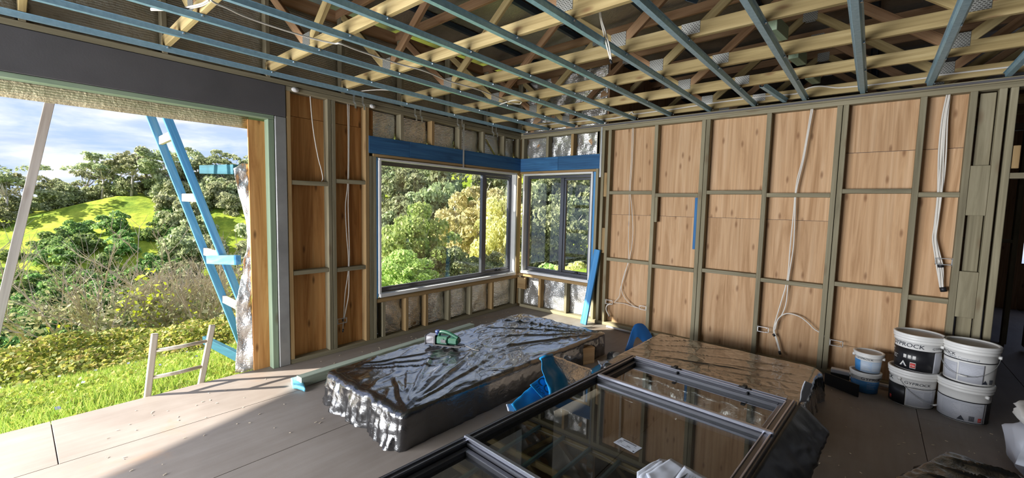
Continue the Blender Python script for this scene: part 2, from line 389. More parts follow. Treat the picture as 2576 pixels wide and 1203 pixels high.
# ------------------------------------------------------------------ wall with the big opening and the wide window (plane x = 0)
WL = empty('wall_left', label='timber framed left wall with wide opening, plywood bays and window', cat='wall', kind='structure')
XO = -.09
def studA(y0, y1, z0, z1, mat='stud', x0=XO, x1=0): return vbox('stud', x0, x1, y0, y1, z0, z1, M[mat], WL)
ybox('top_plate', XO, 0, -3.455, .0, 2.612, 2.655, M['stud'], WL)
ybox('top_plate', XO, 0, -9.0, .09, 2.658, 2.70, M['stud'], WL)
ybox('bottom_plate', XO, 0, -3.455, .0, 0, .045, M['stud'], WL)
studA(-3.452, -3.415, .045, 2.612, 'stud_warm')
studA(-3.062, -3.022, .045, 2.612, 'stud'); studA(-3.018, -2.978, .045, 2.612, 'stud')
studA(-2.645, -2.60, .045, 2.612, 'stud_warm'); studA(-2.597, -2.553, .045, 2.10, 'stud'); studA(-2.55, -2.512, .045, 2.10, 'stud')
for (a, b, z) in ((-3.415, -3.062, 1.769), (-2.978, -2.645, 1.806), (-3.415, -3.062, .893), (-2.978, -2.645, .880)):
    ybox('nogging', XO, -.002, a, b, z-.021, z+.021, M['stud'], WL)
vbox('plywood_panel', -.106, XO, -3.57, -2.50, .02, 2.40, M['ply_orange'], WL, c=.001)
vbox('plywood_panel', -.106, XO, -3.455, -2.50, 2.404, 2.655, M['ply_orange'], WL, c=.001)
tag(vbox('plywood_strip', -.106, XO, -3.748, -3.572, .0, 2.312, M['ply_orange'], WL, c=.001), 'knotty orange plywood strip standing past the jamb')
# steel portal and green lining of the opening
tag(ybox('steel_beam', XO-.005, .004, -9.0, -3.458, 2.368, 2.655, M['steel_dark'], WL, c=.004), 'dark grey steel beam above the opening')
tag(vbox('steel_post', XO, .003, -3.556, -3.456, 0, 2.366, M['steel_grey'], WL, c=.006), 'grey steel post beside the opening')
vbox('jamb_lining', XO, -.004, -3.612, -3.560, 0, 2.328, M['green'], WL)
ybox('head_lining', XO, 0.0, -9.0, -3.560, 2.330, 2.366, M['green'], WL)
hf = sheet('foil_strip', [(-.112, -9.0, 2.205), (-.112, -3.735, 2.228), (-.112, -3.735, 2.68), (-.112, -9.0, 2.68)], M['foil_head'], WL, 70, 8, .006, .004, 3, 5)
# blue lintel, plates and cripples round the window
tag(ybox('lintel', -.066, .004, -2.606, -2.072, 2.132, 2.316, M['blue_lvl'], WL, c=.002), 'blue dyed lintel timber')
ybox('lintel', -.066, .004, -2.069, .0, 2.132, 2.316, M['blue_lvl'], WL, c=.002)
ybox('window_head_plate', XO, .0, -2.553, 0, 2.098, 2.130, M['stud_warm'], WL)
for k, y in enumerate((-2.176, -1.72, -1.262, -.816, -.377, -.035)):
    studA(y-.022, y+.022, 2.318, 2.612, ('stud', 'stud_warm', 'stud', 'stud', 'stud', 'stud')[k])
for k, y in enumerate((-2.42, -2.10, -1.80, -1.42, -1.02, -.575, -.07)):
    studA(y-.022, y+.022, .045, .452, 'stud_warm' if k in (1, 2, 5) else 'stud')
ybox('sill_plate', XO, -.004, -2.512, 0, .452, .495, M['stud_warm'], WL)
ybox('packer', XO, -.01, -2.512, -2.478, .50, 2.098, M['blue_pine'], WL) if False else vbox('packer', XO, -.012, -2.511, -2.486, .50, 2.096, M['blue_pine'], WL)
cr_u = [-2.56, -2.198, -1.742, -1.284, -.838, -.399, -.057]; cr_o = [-2.154, -1.698, -1.24, -.794, -.355, -.013]
for k in range(6):
    sheet('foil_panel', [(-.100, (-2.55, -2.154, -1.698, -1.24, -.794, -.355)[k], 2.30), (-.100, cr_u[k+1], 2.30), (-.100, cr_u[k+1], 2.625), (-.100, (-2.55, -2.154, -1.698, -1.24, -.794, -.355)[k], 2.625)], M['foil'], WL, 12, 12, .009, .002, k, 7)
lo = [-2.51, -2.398, -2.078, -1.778, -1.398, -.998, -.553]; hi = [-2.442, -2.122, -1.822, -1.442, -1.042, -.597, -.092]
for k in range(7):
    sheet('foil_panel', [(-.098, lo[k]-.02, .02), (-.098, hi[k]+.02, .02), (-.098, hi[k]+.02, .47), (-.098, lo[k]-.02, .47)], M['foil'], WL, 14, 16, .016, .002, 20+k, 5)
# outside lining below and above the window, behind the foil
ybox('cladding_board', -.135, -.116, -2.50, .12, -.1, .45, M['ply_tan'], WL); ybox('cladding_board', -.135, -.116, -3.57, .12, 2.35, 3.545, M['ply_tan'], WL)
ybox('cladding_board', -.135, -.116, -9.0, -3.575, 2.70, 3.545, M['ply_tan'], WL)
# tall foil sarking above the ceiling line, one width between each pair of truss ends
TY = [-5.77, -5.05, -4.33, -3.60, -2.89, -2.17, -1.45, -.73, .035]
for k in range(len(TY)-1):
    sheet('foil_panel', [(-.085, TY[k], 2.70), (-.085, TY[k+1], 2.70), (-.085, TY[k+1], 3.40), (-.085, TY[k], 3.40)], M['foil_dull'], WL, 14, 14, .010, .002, 40+k, 4)
# corner studs shared with the back wall
vbox('stud', -.088, -.046, -.001, .043, 0, 2.612, M['stud'], WL); vbox('stud', -.044, -.002, .0, .044, 0, 2.612, M['stud_warm'], WL)
tag(beam('yellow_strap', at(1222, 350, 0, -.088), at(1246, 392, 0, -.088), .004, .018, M['yellow_strap'], WL, c=.001), 'yellow strapping in the bay above the lintel')
for y in (-3.37, -2.56): MB().lathe([(0, .0), (.03, .002), (.026, .012), (0, .018)], 12).build('sealant_blob', M['white'], WL, True).matrix_local = Matrix.Translation((.0, y, 2.634)) @ Matrix.Rotation(PI/2, 4, 'Y') @ Matrix.Diagonal((.8, 1.2, 1, 1))
# steel strap over the lintel
tag(vbox('steel_strap', .004, .007, -1.222, -1.196, 2.07, 2.66, M['galv'], WL, c=.0005), 'flat galvanised strap crossing the blue lintel')

# ------------------------------------------------------------------ back wall (plane y = 0)
WB = empty('wall_back', label='timber framed back wall lined outside with tan plywood sheets', cat='wall', kind='structure')
YO = .09
def studB(x0, x1, z0, z1, mat='stud', y0=0, y1=YO): return vbox('stud', x0, x1, y0, y1, z0, z1, M[mat], WB)
xbox('top_plate', 0.0, 7.2, 0, YO, 2.615, 2.658, M['stud'], WB); xbox('top_plate', .0, 7.2, 0, YO, 2.66, 2.70, M['stud'], WB)
xbox('bottom_plate', .045, 4.812, 0, YO, 0, .045, M['stud'], WB)
for (a, b, m) in ((1.322, 1.362, 'stud'), (1.402, 1.442, 'stud'), (1.492, 1.534, 'stud'), (2.114, 2.158, 'stud'), (2.664, 2.707, 'stud'), (2.712, 2.756, 'stud'), (3.310, 3.354, 'stud'),
                  (3.894, 3.936, 'stud'), (3.941, 3.983, 'stud'), (4.471, 4.514, 'stud'), (4.768, 4.811, 'stud'), (4.927, 4.970, 'stud'), (4.988, 5.030, 'stud')):
    studB(a, b, .045 if a < 4.9 else 0, 2.615, m)
nb = [(1.534, 2.114, 1.792, .906), (2.158, 2.664, 1.762, .879), (2.756, 3.310, 1.794, .896), (3.354, 3.894, 1.765, .862), (3.983, 4.471, 1.803, .907), (4.514, 4.768, 1.771, .859)]
for a, b, z1, z2 in nb:
    xbox('nogging', a, b, .002, YO, z1-.021, z1+.021, M['stud'], WB); xbox('nogging', a, b, .002, YO, z2-.021, z2+.021, M['stud'], WB)
for (a, b, c, d) in ((1.36, 2.709, .02, 1.504), (1.36, 2.709, 1.507, 2.655), (2.711, 3.938, .02, 1.508), (2.711, 3.938, 1.511, 2.655), (3.940, 4.80, .02, .298), (3.940, 4.80, .301, 2.168), (3.940, 4.80, 2.172, 2.655)):
    vbox('plywood_panel', a, b, YO, YO+.015, c, d, M['ply_tan'], WB, c=.001)
xbox('building_wrap', 1.36, 4.80, YO+.016, YO+.018, .0, 2.655, M['steel_dark'], WB, c=.0004)  # dark sheet added to stop daylight showing through the plywood joints
# short blue packers and timber blocks on the studs
vbox('packer', 2.628, 2.662, .02, .07, 1.13, 1.735, M['blue_lvl'], WB); vbox('packer', 2.160, 2.192, .0, .035, 1.43, 1.74, M['stud'], WB)
for z0, z1 in ((1.74, 2.06), (.98, 1.32)): vbox('block', 1.444, 1.490, .012, .085, z0, z1, M['stud_warm'], WB)
for z0, z1 in ((1.60, 2.01), (.74, 1.13)): vbox('block', 4.812, 4.926, .004, .05, z0, z1, M['stud'], WB)
vbox('block', 4.83, 4.92, .05, .09, .0, 2.6, M['stud'], WB)
# lintel, plates, cripples and foil round the small window
tag(xbox('lintel', .006, .70, -.004, .066, 2.116, 2.312, M['blue_lvl'], WB, c=.002), 'bright blue dyed lintel timber'); xbox('lintel', .703, 1.376, -.004, .066, 2.116, 2.312, M['blue_lvl'], WB, c=.002)
xbox('window_head_plate', .0, 1.322, 0, YO, 2.080, 2.114, M['stud_warm'], WB)
for x in (.04, .50, .93, 1.35): studB(x-.022, x+.022, 2.314, 2.615, 'stud_warm' if x == .93 else 'stud')
for x in (.04, .43, .90): studB(x-.022, x+.022, .045, .49, 'stud_warm' if x == .43 else 'stud')
xbox('block', .005, .16, -.01, .03, .29, .47, M['stud_warm'], WB)
xbox('sill_plate', 0, 1.322, 0, YO, .49, .535, M['stud_warm'], WB)
vbox('packer', 1.272, 1.318, .012, YO, .54, 2.078, M['blue_pine'], WB)
for k, (a, b) in enumerate(((.06, .48), (.52, .91), (.95, 1.33))):
    sheet('foil_panel', [(a, .100, 2.29), (b, .100, 2.29), (b, .100, 2.64), (a, .100, 2.64)], M['foil'], WB, 14, 12, .018, .002, 60+k, 9)
for k, (a, b) in enumerate(((.06, .41), (.45, .88), (.92, 1.33))):
    sheet('foil_panel', [(a, .098, .02), (b, .098, .02), (b, .098, .50), (a, .098, .50)], M['foil'], WB, 14, 14, .016, .002, 70+k, 6)
xbox('cladding_board', -.1, 1.40, .116, .135, -.1, .49, M['ply_tan'], WB); xbox('cladding_board', -.1, 1.42, .116, .135, 2.30, 3.8, M['ply_tan'], WB)
sheet('foil_panel', [(-.05, .105, 2.70), (1.40, .105, 2.70), (1.40, .105, 3.6), (-.05, .105, 3.6)], M['foil'], WB, 40, 24, .022, .002, 77, 6)
tag(vbox('steel_strap', 1.378, 1.402, -.006, -.003, 2.0, 2.66, M['galv'], WB, c=.0005), 'flat galvanised strap beside the blue lintel')

# ------------------------------------------------------------------ the dark rooms beyond, and the walls behind the camera
WH = empty('wall_hall', label='dark bare stud partition of the room beyond the doorway', cat='wall', kind='structure')
for x in (4.60, 5.05, 5.52, 5.70, 6.15, 6.60, 7.05): vbox('stud', x, x+.045, 2.6, 2.69, .045, 2.62, M['stud'], WH)
xbox('bottom_plate', 4.6, 5.55, 2.6, 2.69, 0, .045, M['stud'], WH); xbox('top_plate', 4.6, 7.2, 2.6, 2.69, 2.62, 2.70, M['stud'], WH)
for x0, x1, z in ((4.645, 5.05, 1.35), (5.095, 5.52, 1.30), (5.745, 6.15, 1.35), (5.565, 5.70, 2.1), (6.195, 6.6, 1.3)): xbox('nogging', x0, x1, 2.6, 2.69, z-.02, z+.02, M['stud'], WH)
for y in (.55, 1.05, 1.55, 2.05): vbox('stud', 5.92, 5.965, y, y+.09, .045, 2.62, M['stud'], WH)
for y0, y1, z in ((.64, 1.05, 1.9), (1.14, 1.55, 1.9), (1.64, 2.05, 1.35)): ybox('nogging', 5.92, 5.965, y0, y1, z-.02, z+.02, M['stud'], WH)
ybox('top_plate', 5.92, 5.965, 0, 2.6, 2.62, 2.70, M['stud'], WH); ybox('bottom_plate', 5.92, 5.965, .09, 2.6, 0, .045, M['stud'], WH)
vbox('door_block', 5.035, 5.075, .01, .06, 1.98, 2.16, M['stud_warm'], WH); xbox('door_head', 5.03, 5.90, .005, YO, 1.90, 1.945, M['stud'], WH)
WF = empty('wall_far', label='plywood lined wall closing the dark room beyond', cat='wall', kind='structure')
for x in (1.42, 2.62, 3.82, 5.02, 7.42): vbox('plywood_panel', x, x+1.199, 6.0, 6.02, 0, 3.82, M['ply_tan'], WF)
vbox('plywood_panel', 6.22, 7.419, 6.0, 6.02, 0, .8, M['ply_tan'], WF); vbox('plywood_panel', 6.22, 7.419, 6.0, 6.02, 2.1, 3.82, M['ply_tan'], WF)  # gap made in the unseen part to let light into the dark room
for y in [.14+1.2*k for k in range(5)]: vbox('plywood_panel', 1.40, 1.42, y, min(6.0, y+1.2), 0, 3.82, M['ply_tan'], WF)
WR = empty('wall_right', label='wall lined with black building wrap out of the picture to the right', cat='wall', kind='structure')
for y in [-9+1.2*k for k in range(13)]: vbox('wrap_panel', 7.60, 7.62, y, min(y+1.195, 6.0), 0, 3.82, M['steel_dark'], WR)  # black stands in for the unlit room in reflections
WK = empty('wall_rear', label='wall lined with black building wrap behind the camera', cat='wall', kind='structure')
for x in [-.1+1.2*k for k in range(7)]: vbox('wrap_panel', x, min(x+1.195, 7.6), -9.02, -9.0, 2.25 if x < 1.2 else 0, 3.82, M['steel_dark'], WK)  # unseen; coloured black to dim the room, gap left for the fill light

# ------------------------------------------------------------------ ceiling frame: battens, flat roof trusses, foil under the roof
CE = empty('ceiling', label='open ceiling frame of steel battens under pine roof trusses', cat='ceiling', kind='structure')
def batten_mesh():
    # hollow top-hat section, open upwards, lips turned out; local x runs along the batten
    prof = [(-.034, .030), (-.024, .030), (-.017, .0), (.017, .0), (.024, .030), (.034, .030)]; th = .0012
    inn = [(-.034, .030+th), (-.0232, .030+th), (-.0162, th), (.0162, th), (.0232, .030+th), (.034, .030+th)]
    ring = prof+list(reversed(inn)); n = len(ring); V = []; F = []
    for x in (0, 1):
        for (y, z) in ring: V.append((x, y, z))
    for k in range(n): k2 = (k+1) % n; F.append((k, k2, n+k2, n+k))
    for k in range(5): F.append((k, n-1-k, n-2-k, k+1)); F.append((n+k, n+k+1, n+n-2-k, n+n-1-k))
    return V, F
bV, bF = batten_mesh()
def batten(name, a, b, mat, parent, k=1.0):
    Mx, Ln = frame(a, b); V = [(v[0]*Ln, v[1]*k, v[2]*k) for v in bV]
    o = link(name, mesh(name, V, bF, mat), parent); o.matrix_local = Mx; return o
for i in range(17):
    x = .0645+.4454*i
    batten('ceiling_batten', (x, -8.9, 2.700), (x, -.005 if i not in (0,) else -.01, 2.700), M['batten'], CE)
batten('ceiling_batten', (3.36, -.62, 2.735), (3.46, .0, 2.705), M['batten'], CE)
# dark angle along the top of the back wall
xbox('wall_angle', .05, 7.2, -.010, .0, 2.672, 2.690, M['steel_dark'], CE, c=.001)
def truss(y, i):
    t = empty('roof_truss', (0, y, 0), parent=CE)
    zt = lambda x: 3.455+.018*x
    mt = M['truss'] if i % 2 else M['truss']
    beam('bottom_chord', (-.03, 0, 2.780), (7.6, 0, 2.780), .036, .092, mt, t); beam('top_chord', (-.5, 0, zt(-.5)+.045), (7.6, 0, zt(7.6)+.045), .036, .09, M['truss_brown'], t)
    beam('end_post', (-.045, 0, 2.70), (-.045, 0, 3.45), .036, .09, M['stud'], t, up=(1, 0, 0))
    bn = [.80, 2.70, 4.60, 6.50]; tn = [-.03, 1.70, 3.62, 5.54, 7.4]
    for k, x in enumerate(bn):
        for s in (0, 1):
            xt = tn[k+s]; d = 1 if s else -1
            beam('web', (x+d*.03, 0, 2.815), (xt-d*.03, 0, zt(xt)+.01), .035, .07, M['truss_brown'] if (i+k+s) % 2 else M['truss'], t)
    for x, z in [(q, 2.835) for q in bn]+[(q, zt(q)) for q in tn[1:4]]+[(3.22, 2.790)]:
        for sd in (-1, 1):
            o = beam('nail_plate', (x-.06, sd*.0195, z), (x+.06, sd*.0195, z), .0016, .10 if z > 2.8 else .075, M['nailplate'], t, c=.0003)
for i, y in enumerate(TY+[.75, 1.47, 2.19]): truss(y, i)
for i in range(10):
    x = -.4+.9*i; batten('roof_batten', (x, -8.9, 3.548+.018*x), (x, 6.0, 3.548+.018*x), M['roof_steel'], CE, 1.2)
def roof_foil():
    V = []; F = []; nx, ny = 60, 90
    for j in range(ny+1):
        for i in range(nx+1):
            x = -.5+8.2*i/nx; y = -9+15*j/ny
            sag = .030*abs(math.sin(PI*(x+.4)/.9)); V.append((x, y, 3.612+.018*x-sag+.012*fbm(x*1.5, y*3, 3)))
    for j in range(ny):
        for i in range(nx): a = j*(nx+1)+i; F.append((a, a+1, a+nx+2, a+nx+1))
    o = link('roof_foil', mesh('roof_foil', V, F, M['foil_dull'], True), CE)
    md = o.modifiers.new('thickness', 'SOLIDIFY'); md.thickness = .004
roof_foil()
ybox('roof_sheet', -.9, 7.9, -9.2, 6.2, 3.80, 3.82, M['roof_steel'], CE)
# loose dark steel lengths and timber blocks left between the trusses
tag(beam('steel_offcut', (2.98, -2.2, 3.20), (3.28, -2.35, 2.90), .09, .04, M['roof_steel'], CE), 'dark steel offcut hanging between trusses')
for x, y in ((3.62, -1.8), (3.66, -1.1), (3.70, -.4)): beam('timber_block', (x, y-.02, 2.845), (x+.02, y+.30, 2.87), .07, .09, M['green'], CE)
# silver clips hanging from the first batten, and the clips on the truss crossings
clipm = MB(); clipm.box((-.010, -.001, -.075), (.010, .001, .0), .0003); clipm.bar((0, 0, -.075), (0, -.03, -.095), .020, .0018, (1, 0, 0), .0003); clipm.bar((0, -.03, -.095), (0, -.03, -.14), .020, .0018, (0, 1, 0), .0003)
clip0 = clipm.build('batten_clip', M['galv'], CE); cs = [-2.80, -2.70, -2.03, -1.95, -1.36, -1.28, -.70, -.62]
for k, y in enumerate(cs):
    o = clip0 if k == 0 else clip0.copy()
    if k: COL.objects.link(o)
    o.location = (.045, y, 2.700); o.rotation_euler = (0, 0, PI/2)
screw = MB().lathe([(0, -.012), (.007, -.012), (.008, -.004), (.004, 0), (.004, .03)], 8).build('batten_screw', M['galv'], CE)
first = True
for i in range(11):
    for y in TY[2:]:
        if (i, y) == (0, TY[2]): o = screw
        else: o = screw.copy(); COL.objects.link(o)
        o.location = (.0645+.4454*i+.026, y, 2.730)

# ------------------------------------------------------------------ the two windows in the corner
def winder(root, T):
    b = MB(); b.box((-.07, -.012, 0), (.07, .012, .012), .003, T); b.box((-.02, -.016, .010), (.03, .016, .030), .004, T)
    o = b.build('winder', M['rubber'], root)
    h = MB(); h.tube([T @ Vector(q) for q in ((.0, -.01, .028), (.03, -.02, .045), (.075, -.022, .040))], .005, 6); h.build('winder_handle', M['rubber'], o, True)
def corner_window(name, label, T, w, z0, z1, mull, sash):
    """T maps local (along, outwards, up) to the room; frame, mullion, opening sash on the far side"""
    r = empty(name, label=label, cat='window', kind='structure')
    def bar(nm, lo, hi, mat, p=r, c=.003):
        return MB().box(lo, hi, c, T).build(nm, mat, p)
    d0, d1, fw = .066, .116, .042
    bar('reveal', (-.028, -.034, z0-.044), (w+.028, .112, z0-.004), M['white']); bar('reveal', (-.030, -.016, z1+.004), (w+.030, .112, z1+.030), M['white'])
    bar('reveal', (-.034, -.016, z0-.006), (-.004, .112, z1+.004), M['white']); bar('reveal', (w+.004, -.016, z0-.006), (w+.034, .112, z1+.004), M['white'])
    bar('frame_rail', (0, d0, z0), (w, d1, z0+fw), M['frame']); bar('frame_rail', (0, d0, z1-fw), (w, d1, z1), M['frame'])
    bar('frame_stile', (0, d0, z0+fw), (fw*.7, d1, z1-fw), M['frame']); bar('frame_stile', (w-fw*.7, d0, z0+fw), (w, d1, z1-fw), M['frame'])
    bar('mullion', (mull[0], d0-.004, z0+fw), (mull[1], d1, z1-fw), M['frame'])
    def sashf(a, b):
        q = empty('sash', parent=r); s = .034; e = .01
        for nm, lo, hi in (('sash_rail', (a, d0+.008, z0+fw+.003), (b, d1-.01, z0+fw+s)), ('sash_rail', (a, d0+.008, z1-fw-s), (b, d1-.01, z1-fw-.003)),
                           ('sash_stile', (a, d0+.008, z0+fw+s), (a+s, d1-.01, z1-fw-s)), ('sash_stile', (b-s, d0+.008, z0+fw+s), (b, d1-.01, z1-fw-s))): bar(nm, lo, hi, M['frame'], q)
        bar('pane', (a+s-e, .090, z0+fw+s-e), (b-s+e, .095, z1-fw-s+e), M['glass'], q, .001)
    fixed = (fw*.7, mull[0]) if sash[0] > mull[0] else (mull[1], w-fw*.7)
    bar('pane', (fixed[0]-.005, .090, z0+fw-.008), (fixed[1]+.005, .095, z1-fw+.008), M['glass'], r, .001)
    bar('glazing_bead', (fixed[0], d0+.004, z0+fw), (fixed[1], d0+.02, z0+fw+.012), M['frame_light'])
    sashf(*sash)
    winder(r, T @ Matrix.Translation((sash[0]+(sash[1]-sash[0])*.55, d0+.0, z0+fw-.004)))
    return r
TA = Matrix(((0, -1, 0, 0), (1, 0, 0, -2.455), (0, 0, 1, 0), (0, 0, 0, 1)))     # along = +y, outwards = -x
corner_window('window_1', 'wide dark framed window with narrow opening sash in left wall', TA, 2.335, .560, 2.058, (1.690, 1.752), (1.752, 2.305))
TB = Matrix(((1, 0, 0, .105), (0, 1, 0, 0), (0, 0, 1, 0), (0, 0, 0, 1)))         # along = +x, outwards = +y
corner_window('window_2', 'two pane dark framed window in back wall beside corner', TB, 1.150, .590, 2.048, (.610, .672), (.672, 1.120))

# ------------------------------------------------------------------ unseen slabs added outside, shaped to throw the floor and window shade lines
def slab(name, poly, z0, dz, t, mat, label):
    V = [(x, y, z0+dz*(-.12-x)) for x, y in poly]; n = len(V); V += [(x, y, z+t) for x, y, z in V]
    F = [tuple(reversed(range(n))), tuple(range(n, 2*n))]+[(k, (k+1) % n, n+(k+1) % n, n+k) for k in range(n)]
    return tag(link(name, mesh(name, V, F, mat)), label, 'roof', kind='structure')
slab('roof_verandah', [(-.12, -13.6), (-1.0, -13.6), (-2.14, -9.02), (-2.55, -7.58), (-2.75, -6.75), (-.12, -6.75)], 2.86, -.10, .03, M['roof_steel'], 'steel verandah roof outside above the opening')
slab('roof_eave', [(-.14, -4.7), (-1.5, -4.7), (-1.55, -3.65), (-2.3, -3.6), (-2.3, -2.0), (-.14, -2.0)], 2.84, -.08, .03, M['roof_steel'], 'stepped steel eave outside above the jamb and the window')

# ------------------------------------------------------------------ land outside
def lerp_pts(P, x):
    if x <= P[0][0]: return P[0][1]
    for (a, b), (c, d) in zip(P[:-1], P[1:]):
        if x <= c:
            t = (x-a)/(c-a); t = t*t*(3-2*t)*.5+t*.5; return b+(d-b)*t
    return P[-1][1]
PROF = [(0, -.10), (4.35, -.10), (6, -.30), (8, -.85), (10, -1.5), (13, -2.7), (18, -6), (32, -14), (60, -23), (85, -24), (110, -16), (140, -6.5), (165, -.8), (180, .8), (200, -1), (260, -18)]
RIDGE = [(20, 30), (35, 29), (55, 25), (66, 15), (74, 4.5), (80, -1.0), (95, -3.0), (125, -2)]
def ground(x, y):
    dx, dy = x-CAM[0], y-CAM[1]; r = math.hypot(dx, dy); az = math.degrees(math.atan2(-dx, dy))
    rr = r if az > 68 else r
    z = lerp_pts(PROF, min(rr, abs(x)+4.3 if r < 30 else rr)); k = max(0, min(1, (r-60)/110)); z += lerp_pts(RIDGE, az)*k*k*(3-2*k)
    if r > 15: z += fbm(x*.02, y*.02, 1, 3)*min(6, r*.04)
    else: z += fbm(x*.6, y*.6, 1, 2)*.06*min(1, max(0, (-x-.3)))
    return z
def terrain():
    rs = [3.6+.45*i for i in range(24)]
    while rs[-1] < 300: rs.append(rs[-1]*1.07)
    az = [math.radians(8+1.6*k) for k in range(76)]; V = []; F = []
    for r in rs:
        for a in az:
            x = CAM[0]-math.sin(a)*r; y = CAM[1]+math.cos(a)*r; V.append((x, y, ground(x, y)))
    n = len(az)
    for i in range(len(rs)-1):
        for k in range(n-1):
            q = (i*n+k, i*n+k+1, (i+1)*n+k+1, (i+1)*n+k); c = [sum(V[j][m] for j in q)/4 for m in (0, 1)]
            if c[0] > -.05 and c[1] < .3: continue
            if c[0] > -.3 and c[1] < .5 and all(V[j][0] > -.09 and V[j][1] < .12 for j in q): continue
            F.append(q)
    V = [(x, y, z) if not (x > -.105 and y < .11) else (x, y, -.25) for x, y, z in V]
    t = NT('hillside_grass'); g = t.n('ShaderNodeNewGeometry'); n1 = t.noise(g.outputs['Position'], .09, 7, .7); n2 = t.noise(g.outputs['Position'], .28, 8, .78)
    c = t.ramp(n1, [(.36, (.16, .26, .03)), (.5, (.38, .46, .05)), (.66, (.55, .56, .08))]); c = t.mix(.75, c, t.ramp(n2, [(.34, (.16, .24, .12)), (.62, (1, 1, 1))]), 'MULTIPLY')
    t.set(Base_Color=c, Roughness=.95, Specular_IOR_Level=.1); t.bump(n2, .8, .3)
    return tag(link('terrain', mesh('terrain', V, F, t.m, True)), 'grassy hillside falling to a valley and rising to a far ridge', 'hillside', kind='structure')
terrain()

nrg = np.random.default_rng(5)
def leaf_mat(name, cols, trans=.42):
    t = NT(name); g = t.n('ShaderNodeNewGeometry'); i = t.n('ShaderNodeObjectInfo')
    c = t.ramp(g.outputs['Random Per Island'], [(k/(len(cols)-1), q) for k, q in enumerate(cols)])
    h = t.n('ShaderNodeHueSaturation'); mr = t.n('ShaderNodeMapRange'); mr.inputs[3].default_value = .72; mr.inputs[4].default_value = 1.28
    mh = t.n('ShaderNodeMapRange'); mh.inputs[3].default_value = .475; mh.inputs[4].default_value = .525
    t.l(i.outputs['Random'], mr.inputs[0]); t.l(mr.outputs[0], h.inputs['Value']); t.l(i.outputs['Random'], mh.inputs[0]); t.l(mh.outputs[0], h.inputs['Hue']); t.l(c, h.inputs['Color'])
    t.set(Base_Color=h.outputs[0], Roughness=.6, Specular_IOR_Level=.3)
    tr = t.n('ShaderNodeBsdfTranslucent'); t.l(h.outputs[0], tr.inputs[0]); m = t.n('ShaderNodeMixShader'); m.inputs[0].default_value = trans
    o = [x for x in t.t.nodes if x.type == 'OUTPUT_MATERIAL'][0]; t.l(t.b.outputs[0], m.inputs[1]); t.l(tr.outputs[0], m.inputs[2]); t.l(m.outputs[0], o.inputs[0])
    return t.m
M['leaf_gum'] = leaf_mat('gum_leaves', [(.16, .20, .09), (.34, .38, .19), (.58, .60, .36)])
M['leaf_dark'] = leaf_mat('dark_leaves', [(.09, .17, .05), (.20, .32, .09), (.40, .52, .17)])
M['leaf_bright'] = leaf_mat('bright_leaves', [(.18, .30, .07), (.42, .56, .16), (.68, .76, .34)])
M['leaf_gold'] = leaf_mat('golden_green_leaves', [(.34, .34, .13), (.66, .60, .28), (.90, .80, .46)])
M['leaf_bramble'] = leaf_mat('bramble_leaves', [(.13, .19, .03), (.30, .38, .06), (.52, .54, .10), (.62, .50, .18), (.24, .33, .05), (.16, .2, .04)])
M['grass'] = leaf_mat('grass_blades', [(.14, .26, .03), (.32, .44, .07), (.52, .56, .13), (.24, .36, .05)], .35)
M['shoot'] = leaf_mat('yellow_green_shoots', [(.48, .58, .03), (.60, .66, .06)], .3)
M['bark'] = plain('pale_gum_bark', (.50, .45, .38), .8, 0, .2, .2, 8, .3)
M['twig'] = plain('dead_grey_twigs', (.46, .40, .31), .85, 0, .2, 0, 60, .25)
M['flower'] = plain('small_lilac_flowers', (.42, .45, .72), .7)
def leaf_quads(P, size, N=None, aspect=.6, tilt=.9):
    """diamond leaves at points P (n,3); N = outward direction that the leaf face leans to"""
    n = len(P); q = nrg.normal(size=(n, 3))
    if N is not None: q = N+q*tilt
    q /= np.linalg.norm(q, axis=1)[:, None]; a = nrg.normal(size=(n, 3)); a -= q*(a*q).sum(1)[:, None]; a /= np.linalg.norm(a, axis=1)[:, None]; b = np.cross(q, a)
    s = (size*(.6+.8*nrg.random(n)))[:, None] if np.isscalar(size) else (size*(.6+.8*nrg.random(n)))[:, None]
    V = np.stack([P-a*s, P+b*s*aspect, P+a*s, P-b*s*aspect], 1).reshape(-1, 3); return V
def quad_mesh(name, V, mat, nper=4):
    n = len(V)//nper; m = bpy.data.meshes.new(name); m.vertices.add(len(V)); m.vertices.foreach_set('co', V.astype(np.float32).ravel())
    m.loops.add(len(V)); m.loops.foreach_set('vertex_index', np.arange(len(V), dtype=np.int32)); m.polygons.add(n)
    m.polygons.foreach_set('loop_start', np.arange(0, len(V), nper, dtype=np.int32))
    m.update(calc_edges=True); m.materials.append(mat); return m
def sph(n):
    q = nrg.normal(size=(n, 3)); return q/np.linalg.norm(q, axis=1)[:, None]
def clumps(nc, per, size, flat=.8, top=False, spread=1.0, cr=.38):
    """leaf positions of a crown of unit radius made of clumps"""
    C = sph(nc)*(nrg.random(nc)**.4)[:, None]*.72*spread; C[:, 2] *= flat
    if top: C[:, 2] = np.abs(C[:, 2])*.6+.15
    P = []; N = []
    for c in C:
        r = cr*(.7+.6*nrg.random()); d = sph(per); d[:, 2] = np.where(d[:, 2] < -.35, -d[:, 2], d[:, 2]); k = (.75+.3*nrg.random(per))[:, None]
        P.append(c+d*r*k*np.array([1, 1, .75])); N.append(d)
    P = np.concatenate(P); N = np.concatenate(N); return leaf_quads(P, size, N, .65, .8), C
crown_far = [quad_mesh('crown', clumps(24, 80, .085, .8, False, 1.05, .30)[0], M['leaf_dark']) for _ in range(4)]
